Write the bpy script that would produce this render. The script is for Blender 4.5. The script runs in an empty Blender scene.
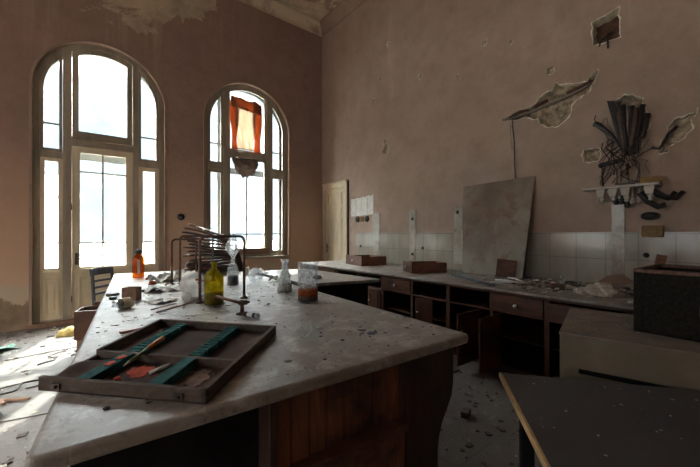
import bpy, bmesh, math, random
from mathutils import Vector, Matrix, noise
random.seed(7)
S = bpy.context.scene
COL = S.collection
PI = math.pi
R = math.radians

# ------------------------------------------------------------------ materials
def new_mat(name):
    m = bpy.data.materials.new(name)
    m.use_nodes = True
    nt = m.node_tree
    return m, nt, nt.nodes['Principled BSDF'], nt.nodes, nt.links

def coords(nt, world=False):
    if world:
        g = nt.nodes.new('ShaderNodeNewGeometry')
        return g.outputs['Position']
    t = nt.nodes.new('ShaderNodeTexCoord')
    return t.outputs['Object']

def tex_noise(nt, vec, scale, detail=6, rough=.6, stretch=None, dist=0):
    if stretch:
        mp = nt.nodes.new('ShaderNodeMapping')
        mp.inputs['Scale'].default_value = stretch
        nt.links.new(vec, mp.inputs['Vector'])
        vec = mp.outputs['Vector']
    n = nt.nodes.new('ShaderNodeTexNoise')
    n.inputs['Scale'].default_value = scale
    n.inputs['Detail'].default_value = detail
    n.inputs['Roughness'].default_value = rough
    n.inputs['Distortion'].default_value = dist
    nt.links.new(vec, n.inputs['Vector'])
    return n.outputs['Fac']

def ramp(nt, fac, lo, hi):
    r = nt.nodes.new('ShaderNodeMapRange')
    r.inputs['From Min'].default_value = lo
    r.inputs['From Max'].default_value = hi
    nt.links.new(fac, r.inputs['Value'])
    return r.outputs['Result']

def mix(nt, fac, a, b):
    m = nt.nodes.new('ShaderNodeMix')
    m.data_type = 'RGBA'
    if isinstance(fac, (int, float)):
        m.inputs[0].default_value = fac
    else:
        nt.links.new(fac, m.inputs[0])
    for i, v in ((6, a), (7, b)):
        if isinstance(v, tuple):
            m.inputs[i].default_value = v + (1,) if len(v) == 3 else v
        else:
            nt.links.new(v, m.inputs[i])
    return m.outputs[2]

def math_n(nt, op, a, b):
    m = nt.nodes.new('ShaderNodeMath')
    m.operation = op
    m.use_clamp = False
    for i, v in ((0, a), (1, b)):
        if isinstance(v, (int, float)):
            m.inputs[i].default_value = v
        else:
            nt.links.new(v, m.inputs[i])
    return m.outputs[0]

def bump(nt, fac, bsdf, strength=.3, dist=.02):
    b = nt.nodes.new('ShaderNodeBump')
    b.inputs['Strength'].default_value = strength
    b.inputs['Distance'].default_value = dist
    nt.links.new(fac, b.inputs['Height'])
    nt.links.new(b.outputs['Normal'], bsdf.inputs['Normal'])

def simple(name, c, rough=.7, var=.3, scale=12, world=False, stretch=None, bmp=.15, metal=0, spec=.5, dirt=None, dirt_lo=.55):
    m, nt, b, N, L = new_mat(name)
    v = coords(nt, world)
    f = tex_noise(nt, v, scale, stretch=stretch)
    lo = tuple(max(0, x*(1-var)) for x in c)
    hi = tuple(min(1, x*(1+var)) for x in c)
    col = mix(nt, ramp(nt, f, .3, .7), lo, hi)
    if dirt:
        g = tex_noise(nt, v, scale*.45, 8, .7, dist=.4)
        col = mix(nt, ramp(nt, g, dirt_lo, dirt_lo+.12), col, dirt)
    L.new(col, b.inputs['Base Color'])
    b.inputs['Roughness'].default_value = rough
    b.inputs['Metallic'].default_value = metal
    b.inputs['Specular IOR Level'].default_value = spec
    if bmp:
        bump(nt, f, b, bmp)
    return m

def wood(name, c, rough=.5, scale=6, axis='z', var=.45, dirt=None, spec=.4):
    st = {'x': (.12, 1, 1), 'y': (1, .12, 1), 'z': (1, 1, .12)}[axis]
    m, nt, b, N, L = new_mat(name)
    v = coords(nt)
    f = tex_noise(nt, v, scale*3, 8, .65, stretch=st, dist=1.2)
    g = tex_noise(nt, v, scale*.7, 4, .6)
    col = mix(nt, ramp(nt, f, .32, .68), tuple(x*(1-var) for x in c), tuple(x*(1+var) for x in c))
    if dirt:
        col = mix(nt, ramp(nt, g, .48, .68), col, dirt)
    L.new(col, b.inputs['Base Color'])
    b.inputs['Roughness'].default_value = rough
    b.inputs['Specular IOR Level'].default_value = spec
    bump(nt, f, b, .2, .01)
    return m

def glass(name, c, rough=.05, dirt=None, dirt_amt=.35, dscale=14, dirt_min=.12):
    """thin-walled vessel glass: tinted see-through, glossy towards the rim, dirt on it"""
    m, nt, b, N, L = new_mat(name)
    t = N.new('ShaderNodeBsdfTransparent')
    t.inputs['Color'].default_value = tuple(x**.45 for x in c) + (1,)
    gl = N.new('ShaderNodeBsdfGlossy')
    gl.inputs['Roughness'].default_value = rough
    gl.inputs['Color'].default_value = tuple(.6+.4*x for x in c) + (1,)
    lw = N.new('ShaderNodeLayerWeight')
    lw.inputs['Blend'].default_value = .35
    fac = math_n(nt, 'ADD', math_n(nt, 'MULTIPLY', math_n(nt, 'POWER', lw.outputs['Facing'], 2.2), .55), .05)
    mx0 = N.new('ShaderNodeMixShader')
    L.new(fac, mx0.inputs[0]); L.new(t.outputs[0], mx0.inputs[1]); L.new(gl.outputs[0], mx0.inputs[2])
    out = mx0
    if dirt:
        d = N.new('ShaderNodeBsdfDiffuse')
        d.inputs['Color'].default_value = dirt + (1,)
        tr = N.new('ShaderNodeBsdfTranslucent')
        tr.inputs['Color'].default_value = dirt + (1,)
        dm = N.new('ShaderNodeMixShader')
        dm.inputs[0].default_value = .5
        L.new(d.outputs[0], dm.inputs[1]); L.new(tr.outputs[0], dm.inputs[2])
        mx = N.new('ShaderNodeMixShader')
        f = tex_noise(nt, coords(nt), dscale, 8, .7)
        fr = nt.nodes.new('ShaderNodeMapRange')
        fr.inputs['From Min'].default_value = .42
        fr.inputs['From Max'].default_value = .68
        fr.inputs['To Max'].default_value = dirt_amt
        fr.inputs['To Min'].default_value = dirt_amt*dirt_min
        L.new(f, fr.inputs['Value'])
        L.new(fr.outputs['Result'], mx.inputs[0])
        L.new(mx0.outputs[0], mx.inputs[1])
        L.new(dm.outputs[0], mx.inputs[2])
        out = mx
    L.new(out.outputs[0], N['Material Output'].inputs['Surface'])
    return m

def pane_mat(name, tint):
    m, nt, b, N, L = new_mat(name)
    t = N.new('ShaderNodeBsdfTransparent')
    v = coords(nt, True)
    f = tex_noise(nt, v, 3.0, 6, .65)
    col = mix(nt, ramp(nt, f, .3, .75), tint, tuple(x*.86 for x in tint))
    L.new(col, t.inputs['Color'])
    d = N.new('ShaderNodeBsdfGlossy')
    d.inputs['Roughness'].default_value = .08
    d.inputs['Color'].default_value = (.7, .75, .8, 1)
    mx = N.new('ShaderNodeMixShader')
    mx.inputs[0].default_value = .05
    L.new(t.outputs[0], mx.inputs[1])
    L.new(d.outputs[0], mx.inputs[2])
    L.new(mx.outputs[0], N['Material Output'].inputs['Surface'])
    return m

def plaster(name, base, patch, cream_z=None, lower_glow=None, cream=(.62, .52, .38)):
    """old painted plaster: blotches, rain streaks, peeled paint"""
    m, nt, b, N, L = new_mat(name)
    v = coords(nt, True)
    n1 = tex_noise(nt, v, .55, 8, .6)
    n2 = tex_noise(nt, v, 3.2, 8, .65)
    n3 = tex_noise(nt, v, 22, 6, .6)
    streak = tex_noise(nt, v, 2.2, 6, .6, stretch=(1, 1, .07))
    col = mix(nt, ramp(nt, n1, .32, .68), base, patch)
    col = mix(nt, math_n(nt, 'MULTIPLY', ramp(nt, n2, .42, .75), .55), col, tuple(x*.66 for x in base))
    col = mix(nt, math_n(nt, 'MULTIPLY', ramp(nt, streak, .58, .8), .4), col, tuple(x*1.35 for x in patch))
    col = mix(nt, math_n(nt, 'MULTIPLY', ramp(nt, n3, .5, .8), .2), col, tuple(x*.5 for x in base))
    sep = N.new('ShaderNodeSeparateXYZ')
    L.new(v, sep.inputs[0])
    if lower_glow:
        # warm light glow painted low on the wall, plus peeled and damp-stained foot
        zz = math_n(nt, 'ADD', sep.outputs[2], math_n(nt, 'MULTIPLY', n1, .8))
        col = mix(nt, math_n(nt, 'MULTIPLY', ramp(nt, zz, 3.5, 1.9), .75), col, lower_glow)
        foot = math_n(nt, 'ADD', sep.outputs[2], math_n(nt, 'MULTIPLY', n2, -1.5))
        col = mix(nt, math_n(nt, 'MULTIPLY', ramp(nt, foot, .0, -.10), ramp(nt, n3, .25, .6)), col, (.46, .40, .31))
        foot2 = math_n(nt, 'ADD', sep.outputs[2], math_n(nt, 'MULTIPLY', tex_noise(nt, v, 1.7, 10, .7, dist=.6), -1.25))
        col = mix(nt, ramp(nt, foot2, -.19, -.23), col, mix(nt, ramp(nt, n2, .3, .7), (.13, .09, .06), (.30, .22, .14)))
    if cream_z is not None:
        big = tex_noise(nt, v, 1.3, 12, .68, dist=.6)
        dx = math_n(nt, 'MULTIPLY', math_n(nt, 'ADD', sep.outputs[0], -.55), .62)
        zc = math_n(nt, 'ADD', sep.outputs[2], math_n(nt, 'MULTIPLY', math_n(nt, 'ADD', big, -.5), 2.6))
        zc = math_n(nt, 'SUBTRACT', zc, math_n(nt, 'MULTIPLY', dx, dx))
        msk = ramp(nt, zc, cream_z, cream_z+.04)
        drip = math_n(nt, 'MULTIPLY', ramp(nt, zc, cream_z-2.2, cream_z), ramp(nt, tex_noise(nt, v, 4.5, 6, .6, stretch=(1, 1, .05)), .52, .70))
        col = mix(nt, math_n(nt, 'MULTIPLY', drip, .55), col, tuple(x*.8 for x in cream))
        col = mix(nt, msk, col, mix(nt, ramp(nt, n2, .3, .7), cream, tuple(x*.5 for x in cream)))
    L.new(col, b.inputs['Base Color'])
    b.inputs['Roughness'].default_value = .75
    b.inputs['Specular IOR Level'].default_value = .25
    h = math_n(nt, 'ADD', n2, math_n(nt, 'MULTIPLY', n3, .35))
    bump(nt, h, b, .35, .03)
    return m

M = {}
M['wall_r'] = plaster('right wall plaster', (.37, .272, .212), (.45, .34, .272))
M['wall_b'] = plaster('back wall plaster', (.30, .205, .165), (.35, .245, .195), cream_z=5.32, lower_glow=(.62, .42, .29))
def ceil_mat():
    m, nt, b, N, L = new_mat('peeling ceiling paint')
    v = coords(nt, True)
    n = tex_noise(nt, v, 1.1, 12, .68, dist=.5)
    n2 = tex_noise(nt, v, 5, 8, .65)
    sep = N.new('ShaderNodeSeparateXYZ'); L.new(v, sep.inputs[0])
    y = math_n(nt, 'ADD', math_n(nt, 'MULTIPLY', sep.outputs[1], .12), n)
    col = mix(nt, ramp(nt, n2, .3, .7), (.24, .17, .135), (.29, .215, .17))
    col = mix(nt, ramp(nt, y, 1.29, 1.31), col, mix(nt, ramp(nt, n2, .3, .7), (.60, .50, .36), (.34, .27, .19)))
    L.new(col, b.inputs['Base Color']); b.inputs['Roughness'].default_value = .85
    bump(nt, n2, b, .4, .03)
    return m
M['ceil'] = ceil_mat()
M['cove_b'] = simple('peeling cove plaster', (.27, .20, .16), .85, .25, 2, True, dirt=(.60, .50, .36), dirt_lo=.43, bmp=.4)
M['cove'] = simple('cove plaster', (.32, .23, .18), .85, .2, 2, True)
M['raw'] = simple('broken plaster', (.33, .27, .19), .95, .75, 14, True, bmp=.9)
M['rim'] = simple('plaster edge', (.80, .72, .60), .95, .3, 20, True, bmp=.5)
M['brick'] = simple('bare brick', (.12, .06, .04), .95, .5, 14, True, bmp=.8)
M['cream'] = simple('cream paint', (.60, .51, .36), .5, .2, 5, True, stretch=(1, 1, .3), dirt=(.24, .17, .10), dirt_lo=.64)
M['graywood'] = simple('grey window wood', (.30, .26, .20), .65, .3, 6, True, stretch=(1, 1, .2), dirt=(.12, .09, .06), dirt_lo=.62)
M['pane'] = pane_mat('window glass', (.80, .85, .88))
M['outer'] = simple('outer sash', (.16, .18, .20), .7, .2, 8, True)
M['chrome'] = simple('worn iron', (.07, .05, .045), .5, .4, 20, metal=.6)
M['rust'] = simple('rusty pipe', (.13, .075, .055), .65, .6, 40, metal=.3, dirt=(.22, .12, .08))
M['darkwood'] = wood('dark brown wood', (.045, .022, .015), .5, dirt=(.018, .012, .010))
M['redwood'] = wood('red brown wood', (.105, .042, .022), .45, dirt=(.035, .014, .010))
M['redwood_y'] = wood('red brown wood lengthwise', (.100, .042, .024), .45, axis='y', dirt=(.05, .02, .014))
M['frontwood'] = wood('worn front boards', (.17, .066, .034), .5, dirt=(.03, .014, .010))
M['drawerwood'] = wood('drawer wood', (.20, .085, .05), .55, axis='y', dirt=(.11, .05, .035))
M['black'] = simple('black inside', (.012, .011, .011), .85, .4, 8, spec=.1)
M['chairwood'] = wood('grey chair wood', (.06, .065, .08), .5)
M['cardboard'] = simple('brown card', (.22, .13, .085), .85, .25, 20, dirt=(.12, .07, .05))
M['teal'] = simple('teal paint', (.020, .105, .105), .8, .35, 30, spec=.12, dirt=(.012, .05, .055), dirt_lo=.56)
M['tray'] = wood('grey brown tray wood', (.105, .080, .066), .8, axis='x', var=.3, spec=.15)
M['tray_floor'] = simple('tray floor', (.085, .056, .048), .9, .3, 9, spec=.12, dirt=(.20, .16, .14), dirt_lo=.6)
M['grime'] = simple('loose grime', (.19, .11, .08), .95, .5, 40)
M['whitepaper'] = simple('old paper', (.66, .65, .62), .85, .15, 10, dirt=(.42, .38, .32), dirt_lo=.62)
M['plasterchip'] = simple('plaster chips', (.50, .45, .38), .95, .4, 30)
M['darkchip'] = simple('dark chips', (.08, .065, .055), .9, .5, 30)
M['yellowplate'] = simple('ochre plate', (.23, .13, .03), .55, .3, 14, dirt=(.09, .05, .02))
M['bakelite'] = simple('black bakelite', (.02, .018, .018), .35, .3, 10)
M['marble'] = simple('white stone shelf', (.42, .38, .34), .5, .2, 10, dirt=(.22, .19, .17))
M['porcelain'] = simple('porcelain', (.42, .40, .37), .25, .25, 12, dirt=(.1, .08, .07), dirt_lo=.58)
M['steel'] = simple('dull steel', (.42, .42, .42), .35, .25, 30, metal=.8)
M['cable'] = simple('black cable', (.022, .018, .016), .6, .4, 30)
M['cable2'] = simple('brown cable', (.09, .05, .04), .7, .4, 30)
M['cable3'] = simple('grey cable', (.20, .17, .15), .7, .3, 30)
M['orange'] = None
M['beige'] = simple('beige metal', (.19, .16, .105), .5, .2, 5, dirt=(.15, .12, .085), dirt_lo=.6)
M['beigetop'] = simple('dusty beige top', (.20, .165, .13), .75, .25, 8, dirt=(.25, .21, .17), dirt_lo=.6)
M['blackbox'] = simple('black box paint', (.018, .017, .013), .8, .5, 60, spec=.12, dirt=(.10, .085, .065), dirt_lo=.74)
M['greytop'] = simple('dark grey table top', (.062, .058, .060), .5, .22, 4, dirt=(.10, .09, .085), dirt_lo=.60)
M['edgewood'] = wood('raw wood edge', (.46, .31, .15), .6, axis='y', var=.25)
M['bluepaint'] = simple('blue stain', (.025, .035, .09), .6, .5, 20)
M['orangepaint'] = simple('orange powder', (.48, .06, .02), .85, .45, 60)
M['teal_sheet'] = simple('green sheet', (.16, .50, .40), .5, .3, 10)
M['yellowrag'] = simple('yellow cloth', (.55, .42, .15), .9, .3, 20)
M['bluebar'] = simple('blue grey bar', (.07, .09, .12), .5, .3, 20)
M['ground'] = simple('outside ground', (.10, .105, .10), .9, .2, .6, True)
M['facade'] = simple('pale facade', (.40, .43, .45), .9, .1, .8, True)
M['liquid'] = simple('black residue', (.012, .014, .02), .25, .5, 40)
M['rustres'] = simple('rust residue', (.32, .07, .012), .9, .7, 45, dirt=(.55, .50, .42), dirt_lo=.62)
M['darkres'] = simple('dark residue', (.09, .055, .04), .9, .6, 45, dirt=(.40, .36, .30), dirt_lo=.6)
M['pink'] = simple('pink plastic', (.55, .30, .27), .5, .2, 20)
M['label'] = simple('paper label', (.62, .57, .42), .7, .2, 12, dirt=(.2, .25, .26), dirt_lo=.55)
M['g_yellow'] = glass('olive yellow glass', (.72, .62, .05), .05, dirt=(.40, .32, .03), dirt_amt=.35)
M['g_amber'] = glass('amber glass', (.72, .27, .02), .05, dirt=(.45, .15, .02), dirt_amt=.3)
M['g_clear'] = glass('clear glass', (.93, .96, .97), .05, dirt=(.75, .78, .80), dirt_amt=.35)
M['g_frost'] = glass('frosted glass', (.90, .93, .93), .25, dirt=(.80, .82, .82), dirt_amt=.8, dscale=26, dirt_min=.3)
M['g_white'] = glass('milky glass', (.80, .81, .80), .3, dirt=(.74, .73, .70), dirt_amt=.85, dscale=5, dirt_min=.55)

def cloth_mat(name, c, trans):
    m, nt, b, N, L = new_mat(name)
    b.inputs['Roughness'].default_value = .9
    f = tex_noise(nt, coords(nt), 7, 6, .6, stretch=(1, 1, .4))
    col = mix(nt, ramp(nt, f, .3, .7), tuple(x*.75 for x in c), c)
    L.new(col, b.inputs['Base Color'])
    t = N.new('ShaderNodeBsdfTranslucent')
    L.new(col, t.inputs['Color'])
    mx = N.new('ShaderNodeMixShader')
    mx.inputs[0].default_value = trans
    L.new(b.outputs[0], mx.inputs[1])
    L.new(t.outputs[0], mx.inputs[2])
    L.new(mx.outputs[0], N['Material Output'].inputs['Surface'])
    return m
M['orange'] = cloth_mat('orange cloth', (.42, .15, .06), .45)
M['paleblind'] = cloth_mat('pale cloth', (.46, .37, .29), .7)
M['greyrag'] = cloth_mat('grey rag', (.20, .155, .13), .35)

def stone_top(name, base, dust, stain, glare=.42):
    m, nt, b, N, L = new_mat(name)
    v = coords(nt, True)
    n1 = tex_noise(nt, v, 1.6, 8, .62, dist=.3)
    n2 = tex_noise(nt, v, 7, 8, .65)
    n3 = tex_noise(nt, v, 38, 5, .6)
    col = mix(nt, ramp(nt, n1, .35, .66), stain, base)
    col = mix(nt, math_n(nt, 'MULTIPLY', ramp(nt, n2, .50, .72), .75), col, dust)
    col = mix(nt, math_n(nt, 'MULTIPLY', ramp(nt, n3, .60, .72), .6), col, tuple(x*.35 for x in stain))
    vo = N.new('ShaderNodeTexVoronoi')
    vo.inputs['Scale'].default_value = 9
    L.new(v, vo.inputs['Vector'])
    sp = math_n(nt, 'MULTIPLY', ramp(nt, vo.outputs['Distance'], .16, .08), ramp(nt, n2, .50, .55))
    col = mix(nt, math_n(nt, 'MULTIPLY', sp, .8), col, tuple(x*.3 for x in stain))
    n4 = tex_noise(nt, v, 17, 8, .7, dist=.8)
    col = mix(nt, math_n(nt, 'MULTIPLY', ramp(nt, n4, .54, .66), .55), col, tuple(x*.55 for x in stain))
    n5 = tex_noise(nt, v, 4.2, 10, .72, dist=1.0)
    col = mix(nt, math_n(nt, 'MULTIPLY', ramp(nt, n5, .56, .64), .5), col, dust)
    L.new(col, b.inputs['Base Color'])
    rr = math_n(nt, 'ADD', math_n(nt, 'MULTIPLY', n1, .5), glare-.22)
    L.new(rr, b.inputs['Roughness'])
    h = math_n(nt, 'ADD', n2, math_n(nt, 'MULTIPLY', n3, .5))
    bump(nt, h, b, .35, .006)
    return m
M['stone'] = stone_top('bench stone', (.33, .315, .29), (.60, .59, .56), (.19, .16, .135), .38)
M['stone_side'] = stone_top('bench stone edge', (.22, .195, .17), (.36, .34, .31), (.12, .095, .08), .6)
M['counter'] = stone_top('counter stone', (.33, .31, .28), (.46, .45, .42), (.17, .135, .11), .45)

def tile_mat():
    m, nt, b, N, L = new_mat('white wall tiles')
    v = coords(nt, True)
    mp = N.new('ShaderNodeMapping')
    mp.inputs['Rotation'].default_value = (0, 0, 0)
    cmb = N.new('ShaderNodeCombineXYZ')
    sep = N.new('ShaderNodeSeparateXYZ')
    L.new(v, sep.inputs[0])
    L.new(sep.outputs[1], cmb.inputs[0])
    L.new(sep.outputs[2], cmb.inputs[1])
    br = N.new('ShaderNodeTexBrick')
    br.offset = 0
    br.inputs['Scale'].default_value = 1
    br.inputs['Brick Width'].default_value = .30
    br.inputs['Row Height'].default_value = .30
    br.inputs['Mortar Size'].default_value = .006
    br.inputs['Color1'].default_value = (.40, .375, .315, 1)
    br.inputs['Color2'].default_value = (.35, .32, .265, 1)
    br.inputs['Mortar'].default_value = (.26, .235, .20, 1)
    L.new(cmb.outputs[0], br.inputs['Vector'])
    n = tex_noise(nt, v, 2.4, 8, .65, stretch=(1, 1, .35))
    col = mix(nt, math_n(nt, 'MULTIPLY', ramp(nt, n, .42, .72), .55), br.outputs['Color'], (.17, .14, .11))
    L.new(col, b.inputs['Base Color'])
    b.inputs['Roughness'].default_value = .16
    bump(nt, br.outputs['Fac'], b, -.3, .004)
    return m
M['tiles'] = tile_mat()
M['tilestrip'] = simple('tile strip', (.43, .40, .35), .25, .25, 5, True, dirt=(.28, .22, .175), dirt_lo=.50)

def floor_mat():
    m, nt, b, N, L = new_mat('old floor')
    v = coords(nt, True)
    n1 = tex_noise(nt, v, 1.1, 8, .65)
    n2 = tex_noise(nt, v, 9, 8, .7)
    n3 = tex_noise(nt, v, 45, 5, .6)
    col = mix(nt, ramp(nt, n1, .35, .65), (.085, .066, .056), (.135, .122, .11))
    col = mix(nt, math_n(nt, 'MULTIPLY', ramp(nt, n2, .55, .72), .7), col, (.24, .225, .205))
    col = mix(nt, math_n(nt, 'MULTIPLY', ramp(nt, n3, .58, .7), .7), col, (.045, .037, .032))
    br = N.new('ShaderNodeTexBrick')
    br.offset = 0
    br.inputs['Scale'].default_value = 1
    br.inputs['Brick Width'].default_value = .62
    br.inputs['Row Height'].default_value = .62
    br.inputs['Mortar Size'].default_value = .008
    L.new(v, br.inputs['Vector'])
    col = mix(nt, math_n(nt, 'MULTIPLY', br.outputs['Fac'], .35), col, (.05, .04, .034))
    L.new(col, b.inputs['Base Color'])
    b.inputs['Roughness'].default_value = .6
    bump(nt, math_n(nt, 'ADD', n2, n3), b, .5, .01)
    return m
M['floor'] = floor_mat()

# ------------------------------------------------------------------ mesh building
class G:
    def __init__(s, T=None):
        s.v, s.f, s.sm, s.mi = [], [], [], []
        s.T = T or Matrix.Identity(4)
        s.m = 0
    def add(s, vs, fs, smooth=False):
        o = len(s.v)
        s.v += [s.T @ Vector(p) for p in vs]
        for f in fs:
            s.f.append([i+o for i in f]); s.sm.append(smooth); s.mi.append(s.m)
        return s
    def hexa(s, p):                       # p: 4 bottom + 4 top, same winding
        return s.add(p, [(3, 2, 1, 0), (4, 5, 6, 7), (0, 1, 5, 4), (1, 2, 6, 5), (2, 3, 7, 6), (3, 0, 4, 7)])
    def box(s, lo, hi):
        (a, b, c), (d, e, f) = lo, hi
        return s.hexa([(a, b, c), (d, b, c), (d, e, c), (a, e, c), (a, b, f), (d, b, f), (d, e, f), (a, e, f)])
    def cbox(s, ce, sz, rot=None):
        keep = s.T
        s.T = s.T @ Matrix.Translation(Vector(ce)) @ (rot or Matrix.Identity(4))
        h = [x/2 for x in sz]
        s.box((-h[0], -h[1], -h[2]), (h[0], h[1], h[2]))
        s.T = keep
        return s
    def prism(s, poly, ax, a, b):         # polygon in the plane normal to axis ax, from a to b
        def P(p, t):
            return {'x': (t, p[0], p[1]), 'y': (p[0], t, p[1]), 'z': (p[0], p[1], t)}[ax]
        n = len(poly)
        vs = [P(p, a) for p in poly] + [P(p, b) for p in poly]
        fs = [list(range(n))[::-1], list(range(n, 2*n))] + [(i, (i+1) % n, n+(i+1) % n, n+i) for i in range(n)]
        return s.add(vs, fs)
    def ring(s, A, B, y0, y1, ax='y'):    # closed band between two outlines with equal counts
        def P(p, t):
            return (p[0], t, p[1]) if ax == 'y' else (t, p[0], p[1])
        n = len(A)
        vs = [P(p, y0) for p in A]+[P(p, y0) for p in B]+[P(p, y1) for p in A]+[P(p, y1) for p in B]
        fs = []
        for i in range(n):
            j = (i+1) % n
            fs += [(i, j, n+j, n+i), (2*n+i, 3*n+i, 3*n+j, 2*n+j), (i, 2*n+i, 2*n+j, j), (n+i, n+j, 3*n+j, 3*n+i)]
        return s.add(vs, fs)
    def tube(s, pts, r, n=8, cap=True):
        pts = [Vector(p) for p in pts]
        rs = r if isinstance(r, (list, tuple)) else [r]*len(pts)
        vs, fs = [], []
        prev = None
        for i, p in enumerate(pts):
            d = (pts[min(i+1, len(pts)-1)] - pts[max(i-1, 0)]).normalized()
            if prev is None:
                up = Vector((0, 0, 1)) if abs(d.z) < .9 else Vector((1, 0, 0))
                a = d.cross(up).normalized()
            else:
                a = (prev - d*prev.dot(d)).normalized()
            prev = a
            b = d.cross(a)
            for k in range(n):
                t = 2*PI*k/n
                vs.append(p + (a*math.cos(t) + b*math.sin(t))*rs[i])
        for i in range(len(pts)-1):
            for k in range(n):
                k2 = (k+1) % n
                fs.append((i*n+k, i*n+k2, (i+1)*n+k2, (i+1)*n+k))
        s.add(vs, fs, True)
        if cap:
            o = len(s.v) - len(vs)
            s.f += [[o+k for k in range(n)][::-1], [o+(len(pts)-1)*n+k for k in range(n)]]
            s.sm += [False, False]; s.mi += [s.m]*2
        return s
    def lathe(s, prof, n=28, ce=(0, 0, 0), closed=True):
        vs, fs = [], []
        for r, z in prof:
            for k in range(n):
                t = 2*PI*k/n
                vs.append((ce[0]+r*math.cos(t), ce[1]+r*math.sin(t), ce[2]+z))
        for i in range(len(prof)-1):
            for k in range(n):
                k2 = (k+1) % n
                fs.append((i*n+k, i*n+k2, (i+1)*n+k2, (i+1)*n+k))
        s.add(vs, fs, True)
        return s
    def grid(s, fn, nu, nv, thick=0.0):   # fn(u,v)->point ; a two-sided sheet with thickness
        vs = [fn(i/nu, j/nv) for j in range(nv+1) for i in range(nu+1)]
        w = nu+1
        fs = [(j*w+i, j*w+i+1, (j+1)*w+i+1, (j+1)*w+i) for j in range(nv) for i in range(nu)]
        if thick:
            # second skin along averaged normal
            V3 = [Vector(p) for p in vs]
            nn = []
            for j in range(nv+1):
                for i in range(nu+1):
                    a = V3[j*w+min(i+1, nu)]-V3[j*w+max(i-1, 0)]
                    b = V3[min(j+1, nv)*w+i]-V3[max(j-1, 0)*w+i]
                    c = a.cross(b)
                    nn.append(c.normalized() if c.length > 1e-9 else Vector((0, 0, 1)))
            off = len(vs)
            vs = vs + [V3[k]-nn[k]*thick for k in range(off)]
            fs2 = [tuple(x+off for x in f[::-1]) for f in fs]
            bd = [i for i in range(w)] + [j*w+nu for j in range(1, nv+1)] + [nv*w+i for i in range(nu-1, -1, -1)] + [j*w for j in range(nv-1, 0, -1)]
            side = [(bd[k], bd[(k+1) % len(bd)], bd[(k+1) % len(bd)]+off, bd[k]+off)[::-1] for k in range(len(bd))]
            fs = fs + fs2 + side
        return s.add(vs, fs, True)
    def build(s, name, mat, parent=None, loc=None, bevel=0, seg=2):
        root = parent
        while root is not None and root.parent is not None:
            root = root.parent
        if root is not None:
            off = Vector(root['_loc'])
        else:
            if loc is None:
                lo = [min(p[i] for p in s.v) for i in range(3)]
                hi = [max(p[i] for p in s.v) for i in range(3)]
                loc = ((lo[0]+hi[0])/2, (lo[1]+hi[1])/2, lo[2])
            off = Vector(loc)
        me = bpy.data.meshes.new(name)
        me.from_pydata([tuple(p-off) for p in s.v], [], s.f)
        mats = mat if isinstance(mat, (list, tuple)) else [mat]
        for x in mats:
            me.materials.append(x)
        me.polygons.foreach_set('use_smooth', s.sm)
        me.polygons.foreach_set('material_index', s.mi)
        bm = bmesh.new(); bm.from_mesh(me)
        bmesh.ops.recalc_face_normals(bm, faces=bm.faces)
        bm.to_mesh(me); bm.free()
        me.update()
        o = bpy.data.objects.new(name, me)
        COL.objects.link(o)
        if parent is not None:
            o.parent = parent
        else:
            o.location = off
            o['_loc'] = tuple(off)
        if bevel:
            b = o.modifiers.new('bevel', 'BEVEL')
            b.width = bevel; b.segments = seg; b.limit_method = 'ANGLE'; b.angle_limit = R(40)
        return o

def tag(o, label=None, cat=None, group=None, kind=None):
    for k, v in (('label', label), ('category', cat), ('group', group), ('kind', kind)):
        if v:
            o[k] = v
    return o

def thing(name, label, cat, loc, group=None):
    o = bpy.data.objects.new(name, None)
    o.empty_display_size = .05
    COL.objects.link(o)
    o.location = loc
    o['_loc'] = tuple(loc)
    return tag(o, label, cat, group)

def struct(o):
    o['kind'] = 'structure'
    return o

def RZ(a):
    return Matrix.Rotation(R(a), 4, 'Z')
def TR(x, y, z, a=0):
    return Matrix.Translation((x, y, z)) @ RZ(a)

# ------------------------------------------------------------------ the room
YB, XR, XL, YF, ZC = 7.229, 4.82, -5.2, -3.6, 6.82
TH = .45

def wall_with_holes(outer, holes):
    """triangulated front face of a wall with holes, as (2D verts, triangles)"""
    bm = bmesh.new()
    edges = []
    for loop in [outer]+holes:
        vs = [bm.verts.new((p[0], p[1], 0)) for p in loop]
        for i in range(len(vs)):
            edges.append(bm.edges.new((vs[i], vs[(i+1) % len(vs)])))
    bmesh.ops.triangle_fill(bm, use_beauty=True, use_dissolve=False, edges=edges)
    bm.verts.index_update()
    pts = [(v.co.x, v.co.y) for v in bm.verts]
    fs = [[v.index for v in f.verts] for f in bm.faces]
    bm.free()
    return pts, fs

def arch(x0, x1, z0, cx, r, sp, zcap=99, n=14):
    pts = [(x0, z0), (x1, z0)]
    for i in range(n+1):
        x = x1+(x0-x1)*(.5-.5*math.cos(PI*i/n))
        d = r*r-(x-cx)**2
        pts.append((x, min(zcap, sp+math.sqrt(max(d, 0)))))
    return pts

def inset(x0, x1, z0, cx, r, sp, w, zcap=99, n=14, wb=None):
    return arch(x0+w, x1-w, z0+(w if wb is None else wb), cx, r-w, sp, zcap-w, n)

W1 = dict(cx=.27, r=.925, sp=3.87, z0=.0)
W2 = dict(cx=2.895, r=.96, sp=3.87, z0=.98)
def wl(w):
    return arch(w['cx']-w['r'], w['cx']+w['r'], w['z0'], w['cx'], w['r'], w['sp'], n=28)

# back wall
g = G()
holes = [wl(W1), wl(W2)]
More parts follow.
